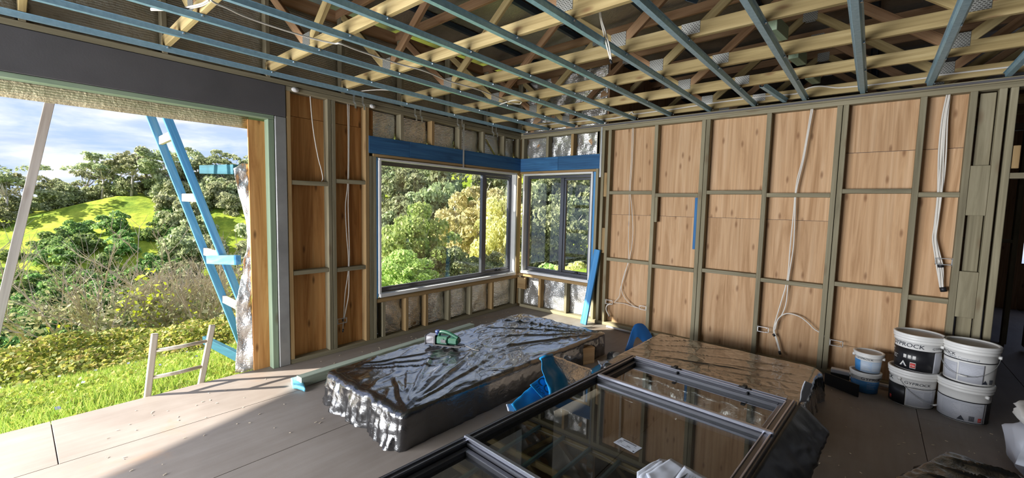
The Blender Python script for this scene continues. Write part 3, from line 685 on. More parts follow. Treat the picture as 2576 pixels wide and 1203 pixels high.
def gum_variant(seed):
    """unit height gum tree: forked pale trunk and separate leaf clumps at the branch ends"""
    rr = random.Random(seed); b = MB(); P = []; N = []
    fork = Vector((rr.uniform(-.04, .04), rr.uniform(-.04, .04), rr.uniform(.30, .42))); b.tube([(0, 0, -.05), fork*.5+Vector((.012, 0, 0)), fork], [.020, .016, .013], 7)
    for k in range(11):
        a = rr.uniform(0, 2*PI); ra = rr.uniform(.04, .30); e = Vector((math.cos(a)*ra, math.sin(a)*ra, rr.uniform(.50, .93)-ra*.35)); m = fork*.45+e*.55+Vector((0, 0, -.03))
        b.tube([fork, m, e], [.009, .006, .003], 5)
        for q in range(3):
            c = np.array(e)+nrg.normal(size=3)*np.array([.055, .055, .03]); d = sph(70); d[:, 2] = np.abs(d[:, 2])*1.0-.25; r = rr.uniform(.06, .105)
            P.append(c+d*r*(.6+.5*nrg.random(70))[:, None]); N.append(d)
    return mesh('trunk', b.v, b.f, M['bark'], True), quad_mesh('crown', leaf_quads(np.concatenate(P), .021, np.concatenate(N), .65, .8), M['leaf_gum'])
gum_kinds = None
crown_hill = [quad_mesh('crown', clumps(26, 70, .085, .95, False, 1.1, .28)[0], M['leaf_gum']) for _ in range(4)]
def limb_mesh(seed, h, r, nb, spread, top):
    rr = random.Random(seed); b = MB(); pts = []; x = y = 0
    for k in range(6):
        pts.append((x, y, h*k/5)); x += rr.uniform(-.04, .04)*h; y += rr.uniform(-.04, .04)*h
    b.tube(pts, [r*(1-.13*k) for k in range(6)], 7)
    for k in range(nb):
        s = Vector(pts[rr.randint(2, 5)]); a = rr.uniform(0, 2*PI); d = Vector((math.cos(a)*spread, math.sin(a)*spread, rr.uniform(.4, 1)*top))
        b.tube([s, s+d*.5+Vector((0, 0, -.05)), s+d], [r*.45, r*.3, r*.12], 5)
    return mesh('trunk', b.v, b.f, M['bark'], True)
trunks = [limb_mesh(k, 1.15, .032, 6, .38, .4) for k in range(3)]
def put(m, name, parent, loc=(0, 0, 0), sc=(1, 1, 1), rz=0):
    o = link(name, m, parent); o.location = loc; o.scale = sc; o.rotation_euler = (0, 0, rz); return o
def dirpt(u, r):
    """ground point under picture column u at distance r from the camera"""
    d = AX_R*((u-1288)/FPX)+AX_F; d.z = 0; d.normalize(); x, y = CAM[0]+d.x*r, CAM[1]+d.y*r; return Vector((x, y, ground(x, y)))
gum_kinds = [gum_variant(k) for k in range(5)]
# gum trees standing along the far ridge
gums = [(20, 165, 15, 6.0), (62, 172, 12, 4.0), (120, 176, 10, 4.5), (175, 170, 9, 4.5), (225, 176, 12, 5.2), (262, 168, 14.5, 5.2), (300, 170, 13, 4.4), (336, 162, 15.5, 6.0), (372, 172, 13, 5.0), (398, 160, 15.5, 5.5), (432, 165, 13.5, 4.6), (470, 158, 14, 5.4), (505, 160, 13, 4.8), (540, 155, 15, 5.0), (578, 152, 13, 4.6), (150, 182, 8, 4), (285, 185, 10, 4.5), (350, 180, 11, 5)]
ORD = 'first second third fourth fifth sixth seventh eighth ninth tenth eleventh twelfth thirteenth fourteenth fifteenth sixteenth seventeenth eighteenth'.split()
for k, (u, r, h, cr) in enumerate(sorted(gums)):
    p = dirpt(u, r); t = empty('gum_tree', p-Vector((0, 0, .4)), ORD[k]+' gum tree from the left along the far grassy ridge', 'tree', 'gum trees on the far ridge')
    tm, cm = gum_kinds[k % 5]; wd = h*1.15; put(tm, 'trunk', t, (0, 0, 0), (wd, wd, h), k); put(cm, 'crown', t, (0, 0, 0), (wd, wd, h), k)
# trees and bushes packed on the slopes: those in view through the opening and through the windows
def scatter(n, u0, u1, r0, r1, s0, s1, meshes, name, label, group, seed, keep=None, zk=1.0, ru=None):
    rr = random.Random(seed); k = 0
    for i in range(n*3):
        if k >= n: break
        u = rr.uniform(u0, u1); r = r0+(r1-r0)*rr.random()**.8
        if keep and not keep(u, r, rr): continue
        p = dirpt(u, r); s = rr.uniform(s0, s1)*(.6+.4*r/r1)
        o = put(meshes[rr.randint(0, len(meshes)-1)], name, None, p+Vector((0, 0, s*.35*zk)), (s, s, s*rr.uniform(.8, 1.15)*zk), rr.uniform(0, 6))
        tag(o, label, 'tree', group); k += 1
scatter(200, -60, 470, 78, 138, 1.8, 4.0, crown_far, 'bushy_tree', 'dark green bushy tree on the slope below the meadow', 'bushy trees on the valley slope', 11, lambda u, r, q: not (u < 430 and r > 118 and q.random() < .8))
scatter(95, 410, 700, 60, 170, 3.2, 5.4, crown_hill, 'forest_tree', 'grey green forest tree on the slope behind the blue ladder', 'forest trees behind the ladder', 12, None, 1.25)
scatter(200, 900, 1560, 45, 180, 4.2, 7.4, crown_hill, 'hill_tree', 'grey green forest tree on the hillside seen through the windows', 'forest trees seen through the windows', 13, None, 1.3)
scatter(60, -60, 560, 160, 190, 2.4, 4.2, crown_hill, 'ridge_tree', 'low olive tree among the gums on the far ridge', 'low trees along the far ridge', 17, None, 1.2)
# nearer trees filling the two windows
near_b = quad_mesh('crown', clumps(110, 150, .036, .95, False, 1.2, .19)[0], M['leaf_bright'])
near_g = quad_mesh('crown', clumps(120, 130, .034, .95, False, 1.25, .17)[0], M['leaf_gold'])
near_o = quad_mesh('crown', clumps(110, 130, .036, .95, False, 1.25, .18)[0], M['leaf_gum'])
def near_tree(u, r, ztop, rad, hgt, cm, label, tr):
    p = dirpt(u, r); zc = ztop-hgt; t = empty('tree', p-Vector((0, 0, .3)), label, 'tree', 'trees just outside the windows')
    h = zc-p.z; put(trunks[tr], 'trunk', t, (0, 0, 0), (max(2.2, rad*1.1), max(2.2, rad*1.1), (h+hgt*.4)/1.15), tr*2); put(cm, 'crown', t, (0, 0, h), (rad, rad, hgt), u)
near_tree(1050, 20, 2.1, 2.1, 2.7, near_b, 'bright green bushy tree filling the lower half of the wide window', 0)
near_tree(1010, 17, .2, 1.7, 1.6, near_b, 'low bright green bush at the bottom of the wide window', 1)
near_tree(1190, 27, 3.5, 3.3, 4.2, near_g, 'tall golden leaved tree behind the mullion of the wide window', 2)
near_tree(1275, 24, 2.8, 2.2, 3.6, near_g, 'narrow golden leaved tree in the opening sash of the wide window', 1)
near_tree(1130, 19, .3, 1.5, 1.7, near_o, 'grey green shrub low in the middle of the wide window', 0)
near_tree(1225, 21, -.2, 1.4, 1.5, near_o, 'grey green shrub low beside the opening sash', 2)
near_tree(1350, 24, 1.6, 2.2, 3.0, near_o, 'grey green tree in the first pane of the small window', 1)
near_tree(1430, 26, 2.0, 2.2, 2.8, near_o, 'grey green tree in the opening sash of the small window', 2)
near_tree(1470, 17, -.1, 1.5, 1.7, near_g, 'low golden shrub beside the right edge of the small window', 0)
near_tree(1390, 18, -.5, 1.5, 1.3, near_b, 'low green shrub at the foot of the small window', 1)

# lawn, bramble bank and the dead grey bush outside the opening
def grass():
    n = 42000; x = -.17-nrg.random(n)**1.2*4.6; y = -7.4+nrg.random(n)*5.6; z = np.array([ground(a, b) for a, b in zip(x, y)])
    h = .035+.07*nrg.random(n)*(1+.5*np.sin(x*3+y*2)); a = nrg.random(n)*2*PI; lean = nrg.normal(size=(n, 2))*.04; wd = .006
    c, s = np.cos(a)*wd, np.sin(a)*wd
    V = np.stack([np.stack([x-c, y-s, z-.01], 1), np.stack([x+c, y+s, z-.01], 1), np.stack([x+lean[:, 0], y+lean[:, 1], z+h], 1)], 1).reshape(-1, 3)
    o = link('grass', quad_mesh('grass', V, M['grass'], 3)); tag(o, 'short sunlit green grass outside the floor edge', 'grass', kind='stuff')
    m = 9000; x = -.2-nrg.random(m)*4.4; y = -7.4+nrg.random(m)*5.6; z = np.array([ground(p, q) for p, q in zip(x, y)])
    P = np.stack([x, y, z+.02+.04*nrg.random(m)], 1); N = np.tile(np.array([0, 0, 1.]), (m, 1))
    o = link('clover', quad_mesh('clover', leaf_quads(P, .020, N, .8, .7), M['grass'])); tag(o, 'low clover leaves among the grass', 'weeds', kind='stuff')
    m = 40; x = -.4-nrg.random(m)*3.5; y = -6.2+nrg.random(m)*3; z = np.array([ground(p, q) for p, q in zip(x, y)])
    o = link('flowers', quad_mesh('flowers', leaf_quads(np.stack([x, y, z+.1], 1), .018, np.tile(np.array([.6, 0, 1.]), (m, 1)), .9, .5), M['flower'])); tag(o, 'tiny lilac flowers dotted through the grass', 'flowers', kind='stuff')
grass()
def bramble():
    n = 38000; x = -3.0-nrg.random(n)*3.6; y = -8.4+nrg.random(n)*6.4; z = []
    for a, b in zip(x, y):
        m = max(0, min(1, (-a-2.9)/1.6)); k = fbm(a*.9, b*.9, 4, 3); z.append(ground(a, b)+m*(.55+.35*k))
    P = np.stack([x, y, np.array(z)], 1); P[:, 2] -= nrg.random(n)**2*.25; N = np.tile(np.array([.5, -.3, .8]), (n, 1))
    o = link('bramble_bank', quad_mesh('bramble_bank', leaf_quads(P, .030, N, .75, .8), M['leaf_bramble'])); tag(o, 'tangled yellow green bramble leaves along the lawn edge', 'brambles', kind='stuff')
bramble()
def dead_bush():
    p = dirpt(395, 11.6); t = empty('dead_bush', p, 'leafless grey twiggy bush with yellow green shoots beyond the lawn', 'bush'); t.scale = (1.25, 1.35, 1.22); rr = random.Random(3); b = MB(); tips = []
    def grow(s, d, ln, r, lvl):
        d = d.normalized(); e = s+d*ln; m = s+d*ln*.5+Vector((rr.uniform(-.05, .05), rr.uniform(-.05, .05), rr.uniform(-.03, .06)))*ln
        b.tube([s, m, e], [r, r*.75, r*.5], 3, cap=False); tips.append(e)
        if lvl:
            for _ in range(rr.randint(3, 4)):
                q = d+Vector((rr.uniform(-.75, .75), rr.uniform(-.75, .75), rr.uniform(-.25, .75))); grow(s+(e-s)*rr.uniform(.45, 1), q, ln*rr.uniform(.5, .8), r*.55, lvl-1)
    for k in range(46):
        a = rr.uniform(0, 2*PI); f = rr.uniform(.1, 1.4); grow(Vector((rr.uniform(-1.1, 1.1), rr.uniform(-1.3, 1.3), rr.uniform(-.2, .3))), Vector((math.cos(a)*f, math.sin(a)*f, 1)), rr.uniform(.75, 1.35), .022, 3)
    b.build('twigs', M['twig'], t)
    hi = [q for q in tips if q.z > .3]; rr.shuffle(hi); P = []
    for cx, cy, cz, m, s in ((.4, -.2, 1.2, 150, .22), (.6, 1.0, 1.35, 110, .18), (.2, .3, .7, 60, .2), (.5, -1.2, .6, 70, .2), (.6, .95, .95, 60, .13)):
        P.append(np.array([cx, cy, cz])+nrg.normal(size=(m, 3))*s*np.array([.7, .7, 1.5]))
    P = np.concatenate(P); q = link('leaf_shoots', quad_mesh('leaf_shoots', leaf_quads(P, .036, None, .7), M['shoot']), t); q['kind'] = 'stuff'
    Q = np.array([tuple(q) for q in tips if q.z < 1.3]); Q = Q[nrg.integers(0, len(Q), 2600)]+nrg.normal(size=(2600, 3))*.1
    link('leaves', quad_mesh('leaves', leaf_quads(Q, .035, None, .7), M['leaf_gum']), t)['kind'] = 'stuff'
dead_bush()

# ------------------------------------------------------------------ loose foil, props and ladders at the opening
def foil_flap():
    # sarking torn off the wall edge: wide and creased near the floor, a narrow strip in the middle, a torn flag at the top
    rows = [(-.01, -3.875, -3.735), (.10, -3.868, -3.735), (.30, -3.845, -3.735), (.50, -3.858, -3.735), (.66, -3.862, -3.738), (.80, -3.820, -3.735), (.92, -3.790, -3.735), (1.02, -3.800, -3.735), (1.12, -3.768, -3.735), (1.25, -3.755, -3.735), (1.40, -3.765, -3.735), (1.55, -3.790, -3.735), (1.70, -3.820, -3.735), (1.80, -3.845, -3.735), (1.88, -3.850, -3.735), (1.93, -3.78, -3.735)]
    V = []; F = []; nu = 12; rows2 = []
    for k in range(len(rows)-1):
        for j in range(4):
            t = j/4; rows2.append(tuple(rows[k][i]*(1-t)+rows[k+1][i]*t for i in range(3)))
    rows2.append(rows[-1])
    for z, a, b in rows2:
        for i in range(nu+1):
            u = i/nu; y = a*(1-u)+b*u; V.append((-.135-.05*(1-u)*(1 if z < .9 else .4)+.045*fbm(y*9, z*5, 2, 3), y, z+.02*fbm(y*6, z*4, 9, 2)))
    for j in range(len(rows2)-1):
        for i in range(nu): a = j*(nu+1)+i; F.append((a, a+1, a+nu+2, a+nu+1))
    o = link('foil_flap', mesh('foil_flap', V, F, M['foil_loose'], True)); md = o.modifiers.new('thickness', 'SOLIDIFY'); md.thickness = .002
    return tag(o, 'torn silver foil sarking hanging crumpled from the plywood edge', 'foil')
foil_flap()
def prop_arm(a, b, label, m='blue_teal'):
    tag(beam('blue_timber', a, b, .045, .09, M[m]), label, 'timber', 'blue timber arms beside the foil')
prop_arm((-1.33, -3.80, 1.905), (-.26, -3.80, 1.868), 'upper blue timber arm behind the torn foil flag')
prop_arm((-1.19, -3.80, .94), (-.26, -3.80, 1.03), 'middle bright blue timber arm in front of the ladder rail', 'blue_pine')
prop_arm((-1.44, -3.80, .00), (-.26, -3.80, .09), 'lowest blue timber arm just above the grass')
def blue_ladder():
    t = empty('timber_ladder', (-1.3, -3.6, -.3), 'tall blue timber ladder with pale rungs leaning outside the opening', 'ladder'); o = Vector((-1.3, -3.6, -.3)); X = {}
    for nm, x, p, q in (('far', -1.65, (380, 295), (601, 850)), ('near', -.95, (423, 302), (612, 772))):
        a = at(*p, 0, x); b = at(*q, 0, x); d = (a-b)/(a.z-b.z); a = a+d*(2.66-a.z); b = b+d*(-.35-b.z); X[nm] = (b, d)
        beam('rail', b-o, a-o, .045, .07 if nm == 'near' else .075, M['blue_pine'], t, up=(0, 1, 0))
    for z in (.40, .985, 1.60, 2.20):
        b, d = X['far']; p = b+d*(z-b.z); b, d = X['near']; q = b+d*(z-b.z); e = (q-p).normalized()*-.005
        beam('rung', p-e-o, q+e-o, .035, .085, M['bleached'], t)
blue_ladder()
a = at(124, 262, 0, -1.2); b = at(4, 770, 0, -1.2); d = (a-b)/(a.z-b.z)
tag(beam('timber_prop', b+d*(-.35-b.z), a+d*(2.70-a.z),      .055, .06, M['grey_timber'], up=(0, 1, 0)), 'single grey timber prop leaning under the eave, farthest left', 'timber')
def small_ladder():
    o = Vector((-.10, -4.3, -.35)); t = empty('wooden_ladder', o, 'top of a short bleached wooden ladder standing at the floor edge', 'ladder'); X = []
    for y0, y1, zt in ((-4.508, -4.449, .505), (-4.149, -4.058, .495)):
        d = (y1-y0)/.5; p = Vector((-.16, y0-d*.35, -.35)); q = Vector((-.115, y1, zt)); X.append((p, q)); beam('rail', p-o, q-o, .030, .045, M['bleached'], t, up=(0, 1, 0), c=.006)
    for z in (.14, .36, -.10):
        a, b = [p+(q-p)*((z-p.z)/(q.z-p.z)) for p, q in X]; m = (a+b)/2+Vector((0, 0, -.006))
        MB().tube([a-o, m-o, b-o], [.014, .016, .014], 10).build('rung', M['bleached'], t, True)
small_ladder()

# ------------------------------------------------------------------ plastic wrapped stacks
def rrect(t, hx, hy, r):
    """point of a rounded rectangle's outline and its outward normal, t in 0..1"""
    S = [2*(hx-r), 2*(hy-r)]; arc = PI*r/2; per = 2*(S[0]+S[1])+4*arc; d = t*per
    for k in range(4):
        ang = k*PI/2; ln = S[1] if k % 2 == 0 else S[0]
        c, s = math.cos(ang), math.sin(ang); nx, ny = c, s; tx, ty = -s, c
        ex, ey = (hx, hy) if k % 2 == 0 else (hy, hx)
        if d <= ln:
            q = -ln/2+d; return nx*ex+tx*q, ny*ex+ty*q, nx, ny
        d -= ln
        if d <= arc:
            a = ang+d/r; cx = nx*(ex-r)+tx*ln/2; cy = ny*(ex-r)+ty*ln/2; return cx+math.cos(a)*r, cy+math.sin(a)*r, math.cos(a), math.sin(a)
        d -= arc
    return hx, 0, 1, 0
def wrapped(name, c, hx, hy, h, rz, mat, label, folds, amp=.012, side=.03, seed=0, npe=260, nt_=46, ns=14, z0=.0, cat='wrapped stack', flare=None, taper=0):
    V = []; F = []
    def topz(x, y):
        z = h
        for (fx, fy, ang, ln, wd, a) in folds:
            dx, dy = x-fx, y-fy; u = dx*math.cos(ang)+dy*math.sin(ang); v = -dx*math.sin(ang)+dy*math.cos(ang)+.02*fbm(u*3+seed, v if False else 0, 5, 2)
            if 0 < u < ln: wq = wd*(.4+u*.7); z += a*math.exp(-(v/wq)**2)*min(1, u*6)*min(1, (ln-u)*4)
        n1 = fbm(x*2.3+seed, y*1.1, 1, 3); r = 1-abs(fbm(x*3.5+y*1.2, y*1.6-x*.8+seed, 3, 3))*2.2; q1 = max(0, 1-abs(fbm(x*6+y*2.5+seed, y*5-x*2, 8, 2))*4.5); q2 = max(0, 1-abs(fbm(x*11-y*4, y*9+x*3+seed, 12, 2))*4.0); return z+amp*(.5*n1+.6*max(0, r)**4)+.0020*q1*q1+.0007*q2*q2
    for j in range(nt_+1):
        f = (j/nt_)**.8
        for k in range(npe):
            x, y, nx, ny = rrect(k/npe, hx, hy, .035); x, y = x*f, y*f; e = max(0, (f-.955)/.045); V.append((x, y, topz(x, y)-.018*e*e))
    for j in range(1, ns+1):
        f = j/ns
        for k in range(npe):
            x, y, nx, ny = rrect(k/npe, hx, hy, .035); zt = topz(x, y)-.018; z = zt*(1-f)+z0*f; g = fbm(x*9+nx*3, y*9, z*2.2+seed, 3)
            q = abs(fbm((x-y)*8+seed, z*1.5, 7, 2)); o = side*(.25+.75*f)*(.4+1.2*g)+.012*q+.02*f+.006*max(0, 1-abs(fbm((x-y)*14, z*9, seed+3, 2))*4); o *= (flare(nx, ny) if flare else 1); V.append((x+nx*o, y+ny*o, max(z0+.001, z)))
    R = nt_+ns+1
    for j in range(R-1):
        for k in range(npe): k2 = (k+1) % npe; F.append((j*npe+k, j*npe+k2, (j+1)*npe+k2, (j+1)*npe+k))
    V = [(x*(1+taper*y/hy), y, z) for x, y, z in V]
    o = link(name, mesh(name, V, F, mat, True)); o.location = (c[0], c[1], 0); o.rotation_euler = (0, 0, rz); return tag(o, label, cat)
ff = [(.50, -1.24, PI/2+.25+.17*k, 1.9-.25*k, .018+.004*(k % 3), .018 if k % 2 else .013) for k in range(6)]
ff += [(-.50, -1.2, PI/2-.3-.2*k, 1.0, .02, .012) for k in range(3)]+[(.56, 1.2, -PI/2-.4-.28*k, 1.3, .018, .018) for k in range(4)]+[(-.1, 1.28, -PI/2-.5+.3*k, .7, .014, .014) for k in range(4)]
wrapped('wrapped_sheets', (1.50, -2.30), .555, 1.28, .245, .0, M['wrap'], 'large flat stack under shiny black plastic, power tool on top', ff, .014, .030, 2, 360, 64, 16, taper=.07, flare=lambda nx, ny: 1+.5*max(0, -ny)-.75*max(0, nx))
fg = [(-.72, -.55+.16*k, .05+.13*k, .9+.15*(k % 3), .008, .008) for k in range(7)]+[(.7, .5-.2*k, PI+.3, .8, .012, .008) for k in range(4)]
wrapped('wrapped_sheets', (3.235, -1.27), .715, .62, .250, -.02, M['wrap_brown'], 'brown black plastic wrapped stack against back wall behind the loose window', fg, .004, .03, 9, 280, 46, 14)
fh = [(-.3, -.25+.15*k, .1+.12*k, .7, .02, .02) for k in range(4)]
wrapped('wrapped_bundle', (4.80, -2.02), .30, .34, .20, -.42, M['bag'], 'black bag wrapped bundle on the floor near the white sack', fh, .010, .04, 4, 160, 26, 10, cat='bundle')

# length of timber lying beside the stack, sunlight put into its pale colour
tl = beam('timber_length', (.565, -3.62, .047), (.440, -1.43, .047), .085, .085, M['mint']); tag(tl, 'long pale green timber lying on the floor beside the wrapped stack', 'timber')
# blue plank leaning in the corner of the small window
pa = at(1503, 632, 1, -.03); pb = at(1468, 815, 1, -.17); tag(beam('blue_plank', (pb.x, pb.y, .004), (pa.x, -.028, pa.z+.02), .090, .035, M['blue_pine'], up=(0, -1, .2)), 'bright blue plank leaning against the studs beside the small window', 'plank')

# ------------------------------------------------------------------ power tool on the stack
def tool():
    p = at(1122, 868, 2, .272); t = empty('power_tool', p, 'green and black power tool with clear dust box on the black plastic', 'power tool', rz=.42)
    b = MB(); b.box((-.115, -.055, .0), (.165, .060, .010), .003); b.bar((.10, -.02, .012), (.20, -.02, .012), .03, .008); b.build('base_plate', M['tool_black'], t)
    b = MB(); b.box((-.085, -.045, .012), (.035, .045, .085), .012); b.box((.03, -.048, .020), (.135, .048, .080), .016); b.box((-.05, -.05, .03), (.0, .052, .075), .006); b.build('body', M['tool_green'], t, False)
    h = MB(); h.tube(smooth_path([(-.075, .0, .082), (-.06, .0, .118), (.0, .0, .122), (.07, .0, .100), (.125, .0, .076)]), [.016]*25, 10); h.build('handle', M['tool_green'], t, True)
    k = MB(); k.lathe([(0, .150), (.018, .149), (.026, .142), (.026, .128), (.016, .118), (.014, .085)], 18); o = k.build('knob', M['tool_blue'], t, True); o.location = (-.085, .0, -.015)
    b = MB(); b.box((-.190, -.048, .008), (-.095, .046, .088), .008); b.build('dust_box', M['tool_clear'], t)
    b = MB(); b.box((-.196, -.050, .0), (-.188, .048, .09), .002); b.box((-.100, -.05, .0), (-.088, .05, .092), .003); b.build('dust_box_rim', M['tool_black'], t)
    b = MB(); b.box((-.03, -.0525, .035), (.02, -.050, .065), .0008); b.build('rating_plate', M['tool_black'], t)
    MB().tube(smooth_path([(.16, .0, .02), (.22, -.01, .012), (.30, -.05, .006), (.36, -.06, .008)]), .0045, 8).build('cord', M['tool_black'], t, True)
tool()

# ------------------------------------------------------------------ the loose aluminium window lying on packers
def loose_window():
    ZT = .480; e1 = Vector((.9983, -.0576, 0)); e2 = Vector((-.0600, -.9982, 0)); o = Vector((2.885, -2.135, 0))
    r = empty('loose_window', (o.x, o.y, 0), 'large dark aluminium window unit lying flat across the foreground', 'window')
    T = Matrix(((e1.x, e2.x, 0, 0), (e1.y, e2.y, 0, 0), (0, 0, 1, 0), (0, 0, 0, 1))); W_, L_ = 1.075, 2.28; d = .085; f = .050
    def b(nm, lo, hi, m='frame', p=r, c=.003): return MB().box(lo, hi, c, T).build(nm, M[m], p)
    b('frame_stile', (0, 0, ZT-d), (f, L_, ZT)); b('frame_stile', (W_-f, 0, ZT-d), (W_, L_, ZT)); b('frame_rail', (f, 0, ZT-d), (W_-f, f, ZT)); b('frame_rail', (f, L_-f, ZT-d), (W_-f, L_, ZT))
    # raised fins along the stiles and rails
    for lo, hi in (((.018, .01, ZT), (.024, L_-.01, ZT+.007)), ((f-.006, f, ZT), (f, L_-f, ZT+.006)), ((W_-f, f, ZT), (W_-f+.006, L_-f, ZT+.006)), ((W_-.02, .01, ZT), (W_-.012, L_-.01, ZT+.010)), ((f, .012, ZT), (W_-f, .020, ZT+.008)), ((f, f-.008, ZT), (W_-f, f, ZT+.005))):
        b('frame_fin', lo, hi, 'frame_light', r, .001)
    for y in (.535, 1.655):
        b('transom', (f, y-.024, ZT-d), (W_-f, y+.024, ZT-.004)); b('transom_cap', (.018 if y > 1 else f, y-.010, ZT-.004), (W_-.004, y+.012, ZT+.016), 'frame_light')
    for (y0, y1, s) in ((f, .511, True), (.559, 1.631, False), (1.679, L_-f, True)):
        x0, x1 = f, W_-f
        if s:
            q = empty('sash', parent=r); k = .030
            b('sash_stile', (x0+.004, y0+.004, ZT-.06), (x0+k, y1-.004, ZT-.018), 'frame', q); b('sash_stile', (x1-k, y0+.004, ZT-.06), (x1-.004, y1-.004, ZT-.018), 'frame', q)
            b('sash_rail', (x0+k, y0+.004, ZT-.06), (x1-k, y0+k, ZT-.018), 'frame', q); b('sash_rail', (x0+k, y1-k, ZT-.06), (x1-k, y1-.004, ZT-.018), 'frame', q)
            b('pane', (x0+k-.004, y0+k-.004, ZT-.046), (x1-k+.004, y1-k+.004, ZT-.040), 'glass_dark', q, .001)
        else: b('pane', (x0-.004, y0-.004, ZT-.030), (x1+.004, y1+.004, ZT-.024), 'glass_dark', r, .001)
    for x in (.36, .80):
        q = MB(); q.box((x-.035, .020, ZT), (x+.035, .040, ZT+.010), .003, T); q.box((x-.012, .016, ZT+.008), (x+.014, .060, ZT+.022), .004, T); q.box((x+.02, .03, ZT-.02), (x+.03, .075, ZT-.006), .002, T); q.build('catch', M['rubber'], r)
    # paper sticker with barcode and print
    ctr = at(1579, 1120, 2, ZT-.022); S = Matrix.Translation((ctr.x-o.x, ctr.y-o.y, ZT-.0225)) @ Matrix.Rotation(-.16, 4, 'Z')
    st = MB().box((-.058, -.034, 0), (.058, .034, .0006), .0002, S).build('sticker', M['paper'], r)
    q = MB(); x = -.040
    for k in range(22):
        wdt = .0009+.0018*((k*7) % 3)/2; q.box((x, .018, .0006), (x+wdt, .028, .0009), .0001, S); x += wdt+.0012+.0009*((k*5) % 2)
    for k, (a, c, ln) in enumerate(((-.05, .008, .02), (-.05, .002, .015), (-.052, -.006, .022), (-.05, -.016, .012), (.0, -.008, .018), (.0, -.014, .024), (.03, .006, .012), (-.02, -.024, .03))): q.box((a, c, .0006), (a+ln, c+.0018, .0009), .0001, S)
    q.box((.044, -.030, .0006), (.052, -.022, .0009), .0001, S); q.build('barcode', M['ink'], st)
    return r, T, o, ZT, W_, L_, d
LW, LT, LO, LZ, LWD, LLN, LD = loose_window()
for k, (x, y) in enumerate(((.025, .15), (LWD-.025, .15), (.025, 1.0), (LWD-.025, 1.0), (.025, 1.95), (LWD-.025, 1.95))):
    p = LT @ Vector((x, y, 0)); q = LT @ Vector((x, y+.28, 0)); off = Vector((LO.x, LO.y, (LZ-LD)/2))
    tag(beam('packing_block', p+off, q+off, .045, LZ-LD-.002, M['rubber']), 'black packer hidden under the loose window unit', 'packer', 'packers under the loose window')
# black film hanging off the side of the loose window
def film():
    c = [LT @ Vector((LWD+.006, s, 0))+Vector((LO.x, LO.y, LZ-.01)) for s in (-.02, .30, .60, .95, 1.4)]
    low = [at(2086, 1090, 1, -2.05), at(2066, 1140, 1, -2.3), at(2040, 1203, 1, -2.55), at(2005, 1290, 1, -2.85), at(1960, 1420, 1, -3.3)]
    for q in low: q.z = max(q.z, .006)
    V = []; F = []; n = 14; m = 40
    for j in range(m+1):
        s = j/m*4; i = min(3, int(s)); t = s-i; a = c[i]*(1-t)+c[i+1]*t; b = low[i]*(1-t)+low[i+1]*t
        for k in range(n+1):
            f = k/n; p = a*(1-f)+b*f; p.x += .012*math.sin(f*PI)*(.6+fbm(s*2, f*2, 3, 2))+.012*fbm(s*5, f*3, 6, 2)*f; V.append(p)
    for j in range(m):
        for k in range(n): q = j*(n+1)+k; F.append((q, q+1, q+n+2, q+n+1))
    o = link('black_film', mesh('black_film', V, F, M['film'], True)); md = o.modifiers.new('thickness', 'SOLIDIFY'); md.thickness = .002
    tag(o, 'black plastic film hanging off the side of the loose window', 'plastic sheet')
film()
def tab():
    P = [at(2022, 957, 0, 3.985), at(2045, 967, 0, 4.02), at(2030, 1012, 0, 3.99), at(2010, 1013, 0, 3.965)]
    o = sheet('grey_tab', P, M['ink_grey'], None, 6, 8, .006, .003, 5, 12); tag(o, 'pale grey plastic tab sticking up at the corner of the loose window', 'packaging')
tab()
def papers():
    r = empty('paper_bundle', LT @ Vector((.70, 1.02, 0))+Vector((LO.x, LO.y, LZ-.024)), 'bundle of folded white papers lying on the window glass', 'papers'); o = Vector(r.location)
    def leaf(nm, pts, dz, mat, amp=.004, sd=0):
        P = [at(u, v, 2, o.z+dz)-o for u, v in pts]; return sheet(nm, P, mat, r, 10, 10, amp, .0012, sd, 14)
    leaf('paper_sheet', [(1602, 1188), (1660, 1152), (1684, 1160), (1600, 1260)], .006, M['paper'], .004, 1); leaf('paper_sheet', [(1606, 1200), (1668, 1156), (1700, 1188), (1640, 1275)], .014, M['paper'], .004, 2)
    leaf('paper_sheet', [(1625, 1192), (1688, 1154), (1722, 1174), (1655, 1262)], .022, M['paper'], .003, 3); leaf('paper_sheet', [(1690, 1215), (1722, 1173), (1800, 1215), (1760, 1285)], .026, M['paper'], .003, 4)
    q = MB(); S = at(1722, 1190, 2, o.z+.031)-o
    for k in range(9):
        a = at(1706+k*3.0, 1206-k*1.9, 2, o.z+.034)-o; b = at(1698+k*3.0, 1218-k*1.9, 2, o.z+.034)-o; q.bar(a, b, .0035 if k % 2 else .006, .0008, c=.0001)
    for k in range(7):
        a = at(1736+k*7, 1196+k*2.4, 2, o.z+.034)-o; b = at(1733+k*7, 1204+k*2.4, 2, o.z+.034)-o; q.bar(a, b, .004, .0008, c=.0001)
    q.build('printing', M['ink_grey'], r)
papers()

# ------------------------------------------------------------------ lettering helper: flat glyph meshes, optionally wrapped round a drum
def glyphs(text, size, shear=0, sx=1.0, spacing=1.0):
    cu = bpy.data.curves.new('lettering', 'FONT'); cu.body = text; cu.size = size; cu.shear = shear; cu.space_character = spacing; cu.resolution_u = 3; cu.align_x = 'CENTER'
    ob = bpy.data.objects.new('lettering_tmp', cu); COL.objects.link(ob); dg = bpy.context.evaluated_depsgraph_get(); me = bpy.data.meshes.new_from_object(ob.evaluated_get(dg))
    V = [(v.co.x*sx, v.co.y) for v in me.vertices]; F = [tuple(p.vertices) for p in me.polygons]
    bpy.data.objects.remove(ob); bpy.data.meshes.remove(me); bpy.data.curves.remove(cu); return V, F

